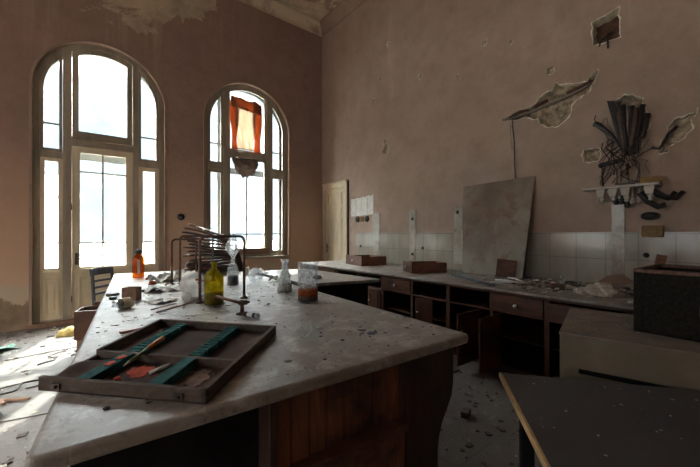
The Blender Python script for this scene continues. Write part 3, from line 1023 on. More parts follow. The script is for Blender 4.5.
# pile of sticks
for i, lab in enumerate(['pale thin lath on the counter, longest of the heap under the leaning board', 'short pale lath across the heap of sticks under the leaning board',
                         'pale lath at the edge of the counter beside the blue grey bar', 'crooked pale lath on top of the heap below the small red panel']):
    a, b = [((3.86, 2.12), (4.12, 1.72)), ((4.05, 2.15), (4.02, 1.80)), ((3.78, 1.98), (3.98, 1.72)), ((4.2, 2.06), (3.95, 1.75))][i]
    g = G(); g.tube([(a[0], a[1], .905+.012*i), ((a[0]+b[0])/2, (a[1]+b[1])/2+.015, .915+.014*i), (b[0], b[1], .905+.012*i)], .010, 5)
    tag(g.build('wooden_lath', M['whitepaper']), lab, 'stick', 'laths on the counter')
def lump(cx, cy, z0, sx, sy, sz, seed, jag=.35, n=3):
    bm = bmesh.new()
    bmesh.ops.create_icosphere(bm, subdivisions=n, radius=1)
    for v in bm.verts:
        k = 1+jag*noise.noise(v.co*1.9+Vector((seed, seed*2.3, 0)))+jag*.5*noise.noise(v.co*5+Vector((seed, 0, seed)))
        v.co *= k
    vs = [(cx+v.co.x*sx, cy+v.co.y*sy, z0+max(v.co.z, -.35)*sz+.35*sz) for v in bm.verts]
    bm.verts.index_update()
    fs = [[v.index for v in f.verts] for f in bm.faces]
    bm.free()
    return vs, fs
def lump_obj(name, mat, args, label, cat, group=None, smooth=False):
    g = G(); vs, fs = lump(*args); g.add(vs, fs, smooth)
    return tag(g.build(name, mat), label, cat, group)
lump_obj('plaster_chunk', M['plasterchip'], (4.02, 1.02, .90, .21, .15, .085, 3.1), 'big broken plaster chunk on the counter right of the sticks', 'plaster')
lump_obj('plaster_chunk', M['plasterchip'], (3.90, 1.16, .90, .09, .06, .05, 5.7), 'pale small plaster chunk left of the big one on the counter', 'plaster')
lump_obj('plaster_chunk', M['grime'], (4.12, 1.50, .90, .14, .10, .03, 9.2), 'flat brown crumbled plaster behind the glass bulb on the counter', 'plaster')
g = G(); vs = [(4.05, 1.10, .99), (4.30, .98, .985), (4.26, .82, 1.02), (4.16, .90, 1.10), (4.10, 1.0, 1.08)]
g.add(vs+[(x+.01, y+.01, z-.02) for x, y, z in vs], [(0, 1, 2, 3, 4), (9, 8, 7, 6, 5)]+[(i, (i+1) % 5, 5+(i+1) % 5, 5+i) for i in range(5)])
tag(g.build('plaster_flake', M['cove']), 'curled grey plaster flake on top of the big plaster chunk', 'plaster')
# small glass bulb
t = thing('light_bulb', 'small clear glass bulb lying among debris on the counter', 'bulb', (4.30, 1.49, .905))
g = G(Matrix.Translation((4.30, 1.49, .935)) @ Matrix.Rotation(R(20), 4, 'Y')); g.lathe([(0, -.03), (.02, -.026), (.033, 0), (.028, .02), (.014, .04), (.014, .05)], 18); g.build('bulb', M['g_clear'], t)
g = G(Matrix.Translation((4.30, 1.49, .935)) @ Matrix.Rotation(R(20), 4, 'Y')); g.lathe([(0, .085), (.008, .083), (.015, .075), (.015, .048), (0, .048)], 14); g.build('cap', M['steel'], t)
# wooden block on the wall side near the black box
g = G(TR(4.35, .72, .90, 20) @ Matrix.Rotation(R(12), 4, 'X')); g.box((-.02, -.035, 0), (.02, .035, .40)); 
tag(g.build('wooden_post', M['drawerwood'], bevel=.004), 'reddish wooden stick standing up behind the black box', 'stick')
# crumbs on the counter
def crumbs(name, mat, region, n, smin, smax, z_, label, cat, flat=.4, seed=1):
    rnd = random.Random(seed)
    g = G()
    z = z_+.0012
    for _ in range(n):
        x, y = region(rnd)
        s = smin+(smax-smin)*rnd.random()**2.5
        a = rnd.random()*PI
        h = s*flat*rnd.uniform(.3, 1.2)
        k = rnd.randint(3, 5)
        q = []
        for i in range(k):
            t = a+2*PI*i/k+rnd.uniform(-.3, .3)
            q.append((x+s*math.cos(t)*rnd.uniform(.5, 1), y+s*math.sin(t)*rnd.uniform(.5, 1)))
        g.prism(q, 'z', z, z+h)
    return tag(g.build(name, mat), label, cat, kind='stuff')
def cnt(rnd):
    y = rnd.uniform(.5, 5.8)
    return (rnd.uniform(3.56, 4.78), y)
def cnt2(rnd):
    return (min(4.78, max(3.6, rnd.gauss(4.25, .28))), min(2.4, max(.4, rnd.gauss(1.45, .45))))
crumbs('plaster_crumbs', M['plasterchip'], cnt, 260, .006, .03, .9, 'pale plaster crumbs scattered along the wall counter', 'debris', seed=2)
crumbs('dark_crumbs', M['darkchip'], cnt2, 380, .008, .045, .9, 'dark rubble strewn along the counter below the leaning board', 'debris', seed=3)
crumbs('plaster_rubble', M['plasterchip'], cnt2, 260, .008, .045, .9, 'pale plaster rubble heaped on the counter beside the leaning board', 'debris', seed=4)

# ------------------------------------------------------------------ things on the right wall
t = thing('wall_papers', 'grid of white paper sheets pinned beside the cream door', 'papers', (XR-.005, 5.63, 1.88))
for i in range(4):
    ya_ = 5.25+i*.193
    za = 1.93-.006*i
    g = G(); g.box((XR-.006-.001*i, ya_, za-.02), (XR-.003, ya_+.188, za+.40-.008*i)); g.build('sheet', M['whitepaper'], t)
    g = G(); g.tube([(XR-.003, ya_+.09, za+.385), (XR-.014, ya_+.09, za+.385)], .010, 8); g.build('pin', M['chrome'], t)
for i, (yy, lab) in enumerate(((5.775, 'black round wall switch nearest the cream door'), (5.455, 'black round wall switch right of the yellow plate'))):
    t = thing('wall_switch', lab, 'switch', (XR-.03, yy, 1.82), 'round wall switches by the cream door')
    g = G(Matrix.Translation((XR, yy, 1.82)) @ Matrix.Rotation(R(-90), 4, 'Y')); g.lathe([(0, .035), (.035, .033), (.062, .022), (.068, 0)], 24); g.build('cover', M['bakelite'], t)
    g = G(); g.box((XR-.055, yy-.008, 1.80), (XR-.03, yy+.008, 1.84)); g.build('toggle', M['bakelite'], t)
g = G(); g.box((XR-.02, 5.56, 1.765), (XR, 5.68, 1.875))
tag(g.build('switch_plate', M['yellowplate'], bevel=.004), 'square yellow plate between the two round wall switches', 'plate')
t = thing('wall_switch', 'black round switch on the back wall between the two arched windows', 'switch', (1.483, YB-.03, 1.826))
g = G(Matrix.Translation((1.483, YB, 1.826)) @ Matrix.Rotation(R(90), 4, 'X')); g.lathe([(0, .04), (.035, .036), (.060, .024), (.066, 0)], 24); g.build('cover', M['bakelite'], t)
g = G(); g.box((1.475, YB-.06, 1.80), (1.491, YB-.035, 1.85)); g.build('toggle', M['bakelite'], t)
for i, (yy, zz, lab) in enumerate(((5.665, 1.221, 'dark wall plug low on the tiles nearest the cream door'), (3.922, 1.236, 'dark wall plug on the tiles above the empty drawer'),
                                   (4.16, 1.113, 'dark wall plug at the foot of the middle tile strip'), (4.16, 1.774, 'dark wall plug at the top of the middle tile strip'),
                                   (3.19, 1.85, 'dark wall plug on the tile strip beside the leaning board'), (.835, 1.262, 'dark round wall plug on the tiles beside the black box'))):
    g = G(Matrix.Translation((XR-.016 if i in (2, 3, 4) else XR-.010, yy, zz)) @ Matrix.Rotation(R(-90), 4, 'Y')); g.lathe([(0, .02), (.016, .018), (.026, .010), (.028, 0)], 16)
    tag(g.build('wall_plug', M['bakelite']), lab, 'plug', 'plugs on the wall tiles')
# pipe in the broken plaster and the cable hanging out
g = G(); g.tube([(XR-.03, 2.43, 3.165), (XR+.02, 2.33, 3.165), (XR+.03, 2.0, 3.195), (XR+.02, 1.62, 3.25), (XR+.01, 1.34, 3.33)], .015, 10)
tag(g.build('conduit', M['cable3']), 'grey conduit lying bare across the long break in the plaster', 'pipe')
g = G(); g.tube([(XR+.03, 2.36, 3.205), (XR+.045, 2.0, 3.265), (XR+.05, 1.85, 3.29)], .022, 8)
tag(g.build('conduit', M['brick']), 'red brown conduit in the left half of the plaster break', 'pipe')
g = G(); g.tube([(XR+.04, 1.62, 3.31), (XR+.03, 1.45, 3.34), (XR+.02, 1.35, 3.375)], .020, 8)
tag(g.build('conduit', M['brick']), 'red brown conduit in the right half of the plaster break', 'pipe')
g = G()
g.tube([(XR+.0, 2.30, 3.17), (XR-.03, 2.285, 3.05), (XR-.02, 2.262, 2.8), (XR-.03, 2.255, 2.5), (XR-.045, 2.235, 2.28)], .007, 6)
tag(g.build('cable', M['cable']), 'thin black cable hanging from the plaster break to the leaning board', 'cable')
g = G(); g.tube([(XR+.02, 2.33, 3.17), (XR-.012, 2.325, 3.0), (XR-.012, 2.30, 2.7)], .004, 6)
tag(g.build('cable', M['cable3']), 'thin grey cable hanging short beside the black one at the plaster break', 'cable')
g = G()
g.tube([(XR+.12, 1.19, 3.90), (XR-.02, 1.18, 3.83), (XR-.05, 1.17, 3.74), (XR-.05, 1.165, 3.66)], .010, 6)
g.tube([(XR-.02, 1.18, 3.83), (XR-.05, 1.14, 3.84), (XR-.06, 1.10, 3.82)], .008, 6)
g.tube([(XR-.02, 1.185, 3.82), (XR-.05, 1.23, 3.78), (XR-.05, 1.25, 3.72)], .008, 6)
tag(g.build('cable', M['cable']), 'forked black cable end sticking out of the square hole high on the wall', 'cable')

# torn-out cable duct above the stone shelf
cbn = thing('cable_duct', 'torn out bundle of dark cable ducts fanning over the stone shelf', 'cables', (XR-.08, 1.0, 2.2))
tops = [(1.135, 3.03), (1.075, 3.00), (1.03, 2.95), (.99, 2.93), (.95, 2.92), (.91, 2.88), (.86, 2.91), (.82, 2.80)]
for i, (yy, zz) in enumerate(tops):
    yb_ = .96+(yy-.96)*.42
    x0 = XR-.05-.012*(i % 3)
    g = G(); g.tube([(x0+.02, yy, zz), (x0-.02, (yy*.6+yb_*.4), zz-.25), (x0-.03, yb_, 2.52), (x0-.01, yb_+.01*random.uniform(-1, 1), 2.38)], [.026, .024, .022, .016], 8)
    g.build('duct', [M['cable'], M['cable2'], M['cable'], M['cable3'], M['cable'], M['cable2'], M['cable'], M['cable']][i], cbn)
g = G()
vs = [(XR-.085, 1.17, 3.04), (XR-.08, 1.09, 3.01), (XR-.09, .96, 2.42), (XR-.085, 1.03, 2.40)]
g.hexa(vs+[(x+.03, y, z) for x, y, z in vs]); g.build('duct_cover', M['bakelite'], cbn)
g = G(); g.tube([(XR-.09, 1.285, 2.80), (XR-.10, 1.24, 2.77), (XR-.08, 1.15, 2.66), (XR-.07, 1.06, 2.52), (XR-.07, .98, 2.40)], [.030, .030, .022, .018, .014], 8); g.build('duct', M['cable'], cbn)
g = G(); g.tube([(XR-.05, 1.24, 2.30), (XR-.10, 1.15, 2.31), (XR-.10, 1.02, 2.33)], [.03, .025, .02], 8); g.build('duct', M['cable'], cbn)
rw = random.Random(11)
for i in range(26):
    ys, zs = rw.uniform(.84, 1.16), rw.uniform(2.36, 2.62)
    ye, ze = rw.uniform(.78, 1.28), rw.choice([2.06, 2.06, 2.07, 2.12, 2.2])
    pts = []
    for k in range(8):
        u = k/7
        pts.append((XR-.05-.07*math.sin(u*PI)*rw.uniform(.5, 1.4), ys+(ye-ys)*u+.09*math.sin(u*PI*2+i)*(1-u), zs+(ze-zs)*u+.05*math.sin(u*PI*1.5+i*2)))
    g = G(); g.tube(pts, rw.choice([.004, .005, .006]), 5)
    g.build('wire', [M['cable'], M['cable2'], M['cable3']][i % 3 if i % 4 else 0], cbn)
for i in range(5):
    pts = [(XR-.03-.02*(k % 2), 1.20-.05*i+.04*math.sin(k*1.7+i), 2.86-.1*k) for k in range(5)]
    g = G(); g.tube(pts, .005, 5); g.build('wire', M['cable3'], cbn)
g = G(); g.tube([(XR-.02, 1.295, 2.92), (XR-.04, 1.30, 2.87), (XR-.05, 1.285, 2.81)], .005, 5); g.build('wire', M['cable'], cbn)
g = G(); g.tube([(XR-.03, .78, 2.42), (XR-.06, .72, 2.40), (XR-.05, .68, 2.47), (XR-.01, .66, 2.55), (XR+.03, .60, 2.62)], .013, 6)
tag(g.build('cable', M['cable']), 'thick black cable curling from the plaster crack right of the duct bundle', 'cable')

sh = thing('stone_shelf', 'pale stone wall shelf carrying porcelain insulators under the torn cables', 'shelf', (4.7, 1.02, 2.0))
g = G(); g.box((XR-.22, .70, 2.005), (XR, 1.38, 2.032)); g.build('slab', M['marble'], sh, bevel=.004)
for i, yy in enumerate((1.20, 1.09, .98, .78)):
    g = G(); g.prism([(yy-.045, 2.005), (yy+.045, 2.005), (yy+.03, 1.92), (yy-.03, 1.92)], 'x', XR-.20, XR-.14); bk = g.build('insulator_block', M['marble'], sh, bevel=.004)
    g = G(); g.lathe([(0, 1.845), (.012, 1.848), (.026, 1.862), (.018, 1.88), (.034, 1.895), (.020, 1.912), (.024, 1.93)], 16, (XR-.17, yy-.01, 0)); g.build('insulator', M['porcelain'], bk)
for i, (xx, yy, zz) in enumerate(((4.70, 1.02, 1.86), (4.70, .93, 1.86), (4.73, 1.08, 1.86), (4.74, .88, 1.87), (4.72, .98, 1.82))):
    g = G(); g.tube([(xx, yy, 2.005), (xx, yy, zz+.03)], .012, 8); g.lathe([(0, -.035), (.022, -.03), (.030, 0), (.018, .016), (.028, .03), (0, .04)], 16, (xx, yy, zz)); g.build('insulator', M['porcelain' if i % 2 else 'bakelite'], sh)
for i, yy in enumerate((.70, .64)):
    g = G(); g.tube([(XR-.17, yy+.12, 1.96), (XR-.10, yy+.02, 1.90-.02*i), (XR-.07, yy-.05, 1.86), (XR-.05, yy-.10, 1.93)], .022, 8); g.build('cable_tail', M['cable'], sh)
g = G(); g.tube([(XR-.17, .86, 1.94), (XR-.15, .80, 1.84), (XR-.13, .72, 1.78), (XR-.12, .66, 1.80)], .03, 8); g.build('cable_tail', M['cable'], sh)
g = G(Matrix.Translation((XR-.0, .80, 1.69)) @ Matrix.Rotation(R(-90), 4, 'Y')); g.lathe([(0, .09), (.055, .088), (.066, .07), (.066, .02), (.075, .0)], 22)
for q in range(len(g.v)):
    p = g.v[q]; g.v[q] = Vector((p.x, .80+(p.y-.80)*1.1, 1.69+(p.z-1.69)*.62))
tag(g.build('junction_box', M['bakelite']), 'black oval junction box on the wall under the stone shelf', 'box')
t = thing('fuse_box', 'ochre yellow flat fuse box on the tiles under the stone shelf', 'box', (XR-.03, .78, 1.455))
g = G(); g.box((XR-.045, .69, 1.46), (XR-.010, .87, 1.585)); g.build('lid', M['yellowplate'], t, bevel=.012, seg=3)
g = G(); g.box((XR-.052, .74, 1.50), (XR-.043, .82, 1.55)); g.build('boss', M['yellowplate'], t, bevel=.006)
g = G(TR(4.70, .78, 2.032, 12)); g.box((-.03, -.09, 0), (.03, .09, .07))
tag(g.build('wooden_block', M['yellowplate'], bevel=.004), 'ochre block resting on the stone shelf under the wires', 'block')
g = G(TR(4.70, 1.0, 2.032, 5)); g.box((-.03, -.08, 0), (.03, .08, .03))
tag(g.build('fuse_bar', M['bakelite'], bevel=.004), 'flat black bar lying on the stone shelf under the wires', 'bar')

# ------------------------------------------------------------------ foreground furniture on the right
# dark table: corner P, directions
P0 = Vector((1.820, .944)); ex = Vector((.618, -.786)); ey = Vector((-.786, -.618))
tb = thing('table', 'dark grey topped table with pale wooden edge in the foreground', 'table', (2.0, .35, 0))
def tq(a, b):
    p = P0+ex*a+ey*b
    return (p.x, p.y)
def tbox(a0, a1, b0, b1, z0, z1, m, name, bevel=0, par=None):
    p = [tq(a0, b0), tq(a1, b0), tq(a1, b1), tq(a0, b1)]
    g = G(); g.hexa([(x, y, z0) for x, y in p]+[(x, y, z1) for x, y in p])
    return g.build(name, m, par or tb, bevel=bevel)
tbox(.016, .955, 0, .80, .693, .72, M['greytop'], 'table_top', .003)
tbox(0, .016, 0, .80, .690, .7215, M['edgewood'], 'edge_strip', .004)
tbox(.10, 0.90, .06, .10, .60, .693, M['darkwood'], 'apron')
tbox(.09, .12, .06, .74, .60, .693, M['darkwood'], 'apron')
tbox(.10, 0.90, .70, .74, .60, .693, M['darkwood'], 'apron')
for a in (.09, .86):
    for b in (.06, .68):
        tbox(a, a+.06, b, b+.06, 0, .693, M['black'], 'leg', .003)
def tabr(rnd):
    return tq(rnd.uniform(.05, .93), rnd.uniform(.03, .75))
crumbs('plaster_flecks', M['plasterchip'], tabr, 70, .002, .010, .72, 'pale flecks lying on the dark foreground table', 'debris', flat=.25, seed=9)

# beige chest
Q0 = Vector((2.26, .796)); fx = Vector((.248, -.969)); fy = Vector((.969, .248))
ch = thing('metal_chest', 'beige metal chest with dusty top carrying the black box', 'chest', (2.9, .5, 0))
def cq(a, b):
    p = Q0+fx*a+fy*b
    return (p.x, p.y)
def cbx(a0, a1, b0, b1, z0, z1, m, name, bevel=0):
    p = [cq(a0, b0), cq(a1, b0), cq(a1, b1), cq(a0, b1)]
    g = G(); g.hexa([(x, y, z0) for x, y in p]+[(x, y, z1) for x, y in p])
    return g.build(name, m, ch, bevel=bevel)
cbx(.004, 1.0, .004, .80, .06, .885, M['beige'], 'body', .004)
cbx(0, 1.004, 0, .84, .885, .90, M['beigetop'], 'lid', .004)
cbx(.10, .95, -.006, .004, .675, .70, M['black'], 'front_slot')
cbx(.03, .97, .03, .77, 0, .06, M['black'], 'plinth')
def chr_(rnd):
    return cq(rnd.uniform(.02, .5), rnd.uniform(.03, .78))
crumbs('plaster_flecks', M['plasterchip'], chr_, 60, .003, .010, .90, 'pale flecks and chips lying on the beige chest', 'debris', flat=.25, seed=10)

# open black box standing on the chest
bb = thing('equipment_box', 'open black metal box standing on the beige chest', 'box', (2.95, .3, .9))
K0 = Vector((2.655, .515)); kx = Vector((-.04, -.999)); ky = Vector((.999, -.04))
def kq(a, b):
    p = K0+kx*a+ky*b
    return (p.x, p.y)
g = G()
def kbx(g, a0, a1, b0, b1, z0, z1):
    p = [kq(a0, b0), kq(a1, b0), kq(a1, b1), kq(a0, b1)]
    g.hexa([(x, y, z0) for x, y in p]+[(x, y, z1) for x, y in p])
W_, L_ = .55, .50
kbx(g, 0, L_, 0, .018, .90, 1.275); kbx(g, 0, L_, W_-.018, W_, .90, 1.275); kbx(g, 0, .018, 0, W_, .90, 1.275); kbx(g, L_-.018, L_, 0, W_, .90, 1.275); kbx(g, 0, L_, 0, W_, .90, .915)
bo = g.build('body', M['blackbox'], bb, bevel=.004)
g = G()
kbx(g, -.004, L_, -.006, .022, 1.262, 1.284); kbx(g, -.004, L_, W_-.02, W_+.006, 1.262, 1.284); kbx(g, -.006, .022, -.004, W_, 1.262, 1.284)
g.build('rim', M['rust'], bb, bevel=.003)
g = G(); kbx(g, .28, .36, -.010, .0, 1.04, 1.10); g.build('clasp', M['rust'], bb, bevel=.003)
for a, b in ((.0, .035), (L_-.035, L_)):
    g = G(); kbx(g, a-.004, b, -.005, 0, .90, 1.27)
    g.build('corner_strip', M['blackbox'], bb)

# ------------------------------------------------------------------ glassware and things on the island
ZT = .901
def vessel(name, label, cat, loc, prof, mat, wall=.004, group=None, T=None, part='body'):
    t = thing(name, label, cat, loc, group)
    T = T or Matrix.Translation(loc)
    inner = [(max(r-wall, 0.0), z+(wall if i == 0 else 0)) for i, (r, z) in enumerate(prof)]
    inner[0] = (0, prof[0][1]+wall*1.5)
    full = [(0, prof[0][1])]+list(prof)+[(max(r-wall, .001), z) for r, z in prof[::-1]]
    full[-1] = (full[-1][0], prof[0][1]+wall*1.5)
    full.append((0, prof[0][1]+wall*1.5))
    g = G(T); g.lathe(full, 32); g.build(part, mat, t)
    return t, T
def sm(prof, n=4):                       # smooth a profile with Catmull-Rom
    out = []
    for i in range(len(prof)-1):
        p0, p1, p2, p3 = prof[max(i-1, 0)], prof[i], prof[i+1], prof[min(i+2, len(prof)-1)]
        for k in range(n):
            t = k/n
            out.append(tuple(max(.0005 if j == 0 else -9, .5*((2*p1[j])+(-p0[j]+p2[j])*t+(2*p0[j]-5*p1[j]+4*p2[j]-p3[j])*t*t+(-p0[j]+3*p1[j]-3*p2[j]+p3[j])*t**3)) for j in (0, 1)))
    out.append(prof[-1])
    return out
# yellow bottle
t, T = vessel('glass_bottle', 'olive yellow glass bottle standing inside the rusty pipe frame', 'bottle', (.858, 2.938, ZT),
              sm([(.070, 0), (.078, .008), (.078, .05), (.078, .215), (.070, .255), (.040, .285), (.026, .30), (.024, .335), (.030, .340), (.030, .357)]), M['g_yellow'], .006)
g = G(T); g.lathe([(0, .012), (.070, .012), (.070, .10), (0, .10)], 28); g.build('residue', simple('olive sediment', (.16, .12, .012), .6, .4, 20), t)
# clear bottle with glass drop and dark sediment
t, T = vessel('glass_flask', 'clear bottle with black sediment and drop shaped glass stopper', 'bottle', (1.348, 3.885, ZT),
              sm([(.060, 0), (.066, .008), (.066, .15), (.060, .19), (.034, .245), (.022, .275), (.022, .30), (.026, .31)]), M['g_clear'], .005)
g = G(T); g.lathe([(0, .010), (.059, .010), (.059, .10), (.040, .115), (.0, .11)], 28); g.build('sediment', M['liquid'], t)
g = G(T); g.lathe(sm([(.001, .295), (.018, .30), (.022, .325), (.055, .375), (.082, .43), (.070, .49), (.035, .535), (.014, .565), (.018, .585), (.001, .595)]), 28); g.build('glass_stopper', M['g_frost'], t)
# Erlenmeyer
t, T = vessel('conical_flask', 'white crusted conical flask standing beside the rusty beaker', 'flask', (1.632, 3.142, ZT),
              sm([(.072, 0), (.082, .008), (.078, .03), (.042, .20), (.034, .25), (.032, .30), (.046, .318), (.046, .328)]), M['g_frost'], .004)
g = G(T); g.lathe([(0, .008), (.074, .008), (.066, .05), (.055, .09), (0, .08)], 24); g.build('white_crust', M['whitepaper'], t)
# beaker
t, T = vessel('glass_beaker', 'tall glass beaker with rusty sediment, rightmost vessel on the bench', 'beaker', (1.55, 2.549, ZT),
              [(.082, 0), (.088, .010), (.088, .335), (.094, .346)], glass('beaker glass', (.92, .95, .97), .06, dirt=(.66, .69, .75), dirt_amt=.34, dscale=24, dirt_min=.05), .004)
g = G(T); g.lathe([(0, .008), (.0884, .012), (.0884, .05), (0, .050)], 28); g.build('dark_sediment', M['darkres'], t)
g = G(T); g.lathe([(0, .051), (.0884, .051), (.0884, .105), (.086, .118), (.05, .135), (0, .122)], 28); g.build('rusty_sediment', M['rustres'], t)
g = G(T)
for k in range(18):
    a = 2*PI*k/18
    vs, fs = lump(.062*math.cos(a), .062*math.sin(a), .115, .018, .018, .016+.012*random.random(), k*1.3, n=1); g.add(vs, fs)
g.build('pale_crust', M['plasterchip'], t)
# round flask lying
t, T = vessel('round_flask', 'clear round bottomed flask lying between the stoppered bottle and conical flask', 'flask', (1.62, 3.88, ZT),
              sm([(.002, 0), (.05, .014), (.088, .07), (.088, .11), (.05, .165), (.024, .18), (.024, .27), (.030, .275)]), M['g_clear'], .004,
              T=Matrix.Translation((1.62, 3.88, ZT+.092)) @ RZ(35) @ Matrix.Rotation(R(78), 4, 'X') @ Matrix.Translation((0, 0, -.09)))
# milky glass globe with rusty holes
t = thing('lamp_globe', 'milky glass globe with rusty stains left of the yellow bottle', 'globe', (.80, 3.36, ZT))
g = G(Matrix.Translation((.80, 3.36, ZT+.12)) @ Matrix.Rotation(R(65), 4, 'X')); g.lathe(sm([(.036, -.118), (.054, -.108), (.094, -.076), (.122, 0), (.094, .076), (.045, .112), (.002, .121)]), 32); g.build('globe', M['g_white'], t)
g = G()
for (dx, dz, rr) in ((-.02, .055, .018), (.012, .06, .014), (-.005, .03, .016), (.03, .045, .010)):
    yy = -math.sqrt(max(.121**2-dx*dx-dz*dz, 0))
    vs, fs = lump(.80+dx+.02, 3.36+yy*1.0, ZT+.12+dz-.008, rr, .008, rr, dx*90, n=1); g.add(vs, fs)
g.build('rust_stain', M['rustres'], t)
g = G(Matrix.Translation((.70, 3.18, ZT+.045)) @ Matrix.Rotation(R(75), 4, 'X')); g.lathe(sm([(.002, -.045), (.03, -.035), (.046, 0), (.03, .035), (.012, .05)]), 22)
tag(g.build('glass_cup', M['g_white'], None), 'small milky glass cup in front of the stained globe', 'cup')
# amber bottle
t, T = vessel('glass_bottle', 'amber glass bottle with dark stopper at the far end of the bench', 'bottle', (.575, 5.40, ZT),
              sm([(.064, 0), (.072, .010), (.072, .23), (.066, .27), (.038, .305), (.028, .32), (.028, .335)]), M['g_amber'], .006)
g = G(T); g.lathe([(0, .32), (.034, .32), (.040, .345), (.034, .375), (.0, .385)], 20); g.build('stopper', M['bakelite'], t)
g = G(T); g.box((-.02, -.0745, .05), (.010, -.070, .24)); g.build('label', M['whitepaper'], t)
# small brown box with dark lids around
t = thing('cardboard_box', 'small brown open box near the left edge of the bench', 'box', (.33, 3.58, ZT))
T = TR(.33, 3.58, ZT, -34)
g = G(T); g.ring([(-.062, -.045), (.062, -.045), (.062, .045), (-.062, .045)], [(-.056, -.039), (.056, -.039), (.056, .039), (-.056, .039)], 0, .115)
for q in range(len(g.v)):
    p = T.inverted() @ g.v[q]; g.v[q] = T @ Vector((p.x, p.z, p.y))
g.box((-.06, -.043, 0), (.06, .043, .006)); g.build('box_body', M['cardboard'], t)
for i, (x, y, rr, lab) in enumerate(((.21, 3.95, .055, 'flat dark tin lid left of the small brown box'), (.51, 4.05, .075, 'flat dark tin lid right of the small brown box'), (.20, 3.72, .030, 'little dark cap in front of the flat tin lid by the brown box'))):
    g = G(); g.lathe([(0, 0), (rr, 0), (rr, .018), (rr*.92, .024), (0, .020)], 22, (x, y, ZT)); tag(g.build('tin_lid', M['bakelite']), lab, 'lid', 'dark lids by the brown box')
# labelled jar lying on its side
T = Matrix.Translation((.235, 3.20, ZT+.042)) @ RZ(-62) @ Matrix.Rotation(R(90), 4, 'X') @ Matrix.Translation((0, 0, -.07))
t, T = vessel('glass_jar', 'small labelled jar lying on its side before the brown box', 'jar', (.235, 3.20, ZT), sm([(.036, 0), (.042, .006), (.042, .09), (.034, .11), (.030, .135)]), M['g_clear'], .004, T=T)
g = G(T); g.lathe([(.0428, .018), (.0434, .02), (.0434, .085), (.0428, .087)], 24); g.build('label', M['label'], t)
g = G(T); g.lathe([(0, .006), (.036, .006), (.036, .05), (0, .05)], 20); g.build('residue', M['darkres'], t)
# pink strip
g = G(TR(.235, 2.43, ZT, 10)); g.box((-.075, -.015, 0), (.075, .015, .014))
tag(g.build('plastic_strip', M['pink'], bevel=.004), 'pink plastic strip behind the left corner of the slide tray', 'strip')
# tube in front of the clamp
t = thing('test_tube', 'stubby blue and white tube lying in front of the small clamp', 'tube', (.93, 2.27, ZT))
T = Matrix.Translation((.915, 2.33, ZT+.018)) @ RZ(25) @ Matrix.Rotation(R(90), 4, 'X')
g = G(T); g.lathe([(0, .0), (.016, 0), (.016, .10), (0, .10)], 16); g.build('tube_body', M['whitepaper'], t)
g = G(T); g.lathe([(0.0162, .05), (.0168, .05), (.0168, .075), (.0162, .075)], 16); g.build('band', M['bluepaint'], t)
g = G(T); g.lathe([(0, -.03), (.018, -.028), (.018, 0), (0, .0)], 16); g.build('cap', M['darkwood'], t)
# broken beaker shards
t = thing('broken_beaker', 'broken clear glass beaker lying in shards right of the slide tray', 'glass shards', (1.05, 1.72, ZT))
T = Matrix.Translation((1.02, 1.70, ZT+.045)) @ RZ(-50) @ Matrix.Rotation(R(90), 4, 'X')
g = G(T)
n = 20
vs = []
for j in range(6):
    for i in range(n):
        a = -.2*PI+1.35*PI*i/(n-1)-PI*.75
        rj = .045
        vs.append((rj*math.cos(a), rj*math.sin(a), -.07+.026*j+(.02*random.random() if j in (0, 5) else 0)))
fs = [(j*n+i, j*n+i+1, (j+1)*n+i+1, (j+1)*n+i) for j in range(5) for i in range(n-1)]
g.add(vs, fs, True); o = g.build('shell', M['g_clear'], t); sl = o.modifiers.new('solid', 'SOLIDIFY'); sl.thickness = .003
g = G(TR(1.17, 1.76, ZT, 30))
g.prism([(-.05, -.01), (.05, -.022), (.06, .01), (-.02, .025)], 'z', 0, .004); g.build('shard', M['g_clear'], t)

# pipe frames
def pipe_frame(p, q, zt, label, r=.012, foot=True):
    t = thing('pipe_frame', label, 'frame', ((p[0]+q[0])/2, (p[1]+q[1])/2, ZT), 'rusty pipe frames on the bench')
    P, Q = Vector((*p, ZT)), Vector((*q, ZT))
    d = (Q-P).normalized(); rr = .045
    pts = [P]
    pts.append(Vector((P.x, P.y, zt-rr)))
    for k in range(1, 6):
        a = k*PI/10
        pts.append(Vector((P.x, P.y, zt-rr))+d*rr*(1-math.cos(a))+Vector((0, 0, rr*math.sin(a))))
    for k in range(0, 6):
        a = k*PI/10
        pts.append(Vector((Q.x, Q.y, zt-rr))-d*rr*(1-math.sin(a))+Vector((0, 0, rr*math.cos(a))))
    pts.append(Q)
    g = G(); g.tube(pts, r, 10); g.build('pipe', M['rust'], t)
    for w in (P, Q):
        g = G(); g.lathe([(0, .0), (.034, 0), (.034, .008), (.018, .014), (.014, .03), (.0, .03)], 18, tuple(w)); g.build('foot_flange', M['rust'], t)
    return t
pipe_frame((.776, 3.056), (1.155, 3.03), 1.475, 'rusty pipe frame around the yellow bottle, nearest of the frames')
pipe_frame((.80, 4.38), (1.08, 4.43), 1.43, 'leftmost rusty pipe frame before the plain back wall')
pipe_frame((.885, 4.36), (1.26, 4.36), 1.47, 'rusty pipe frame behind the yellow bottle, partly against the stacked boards')
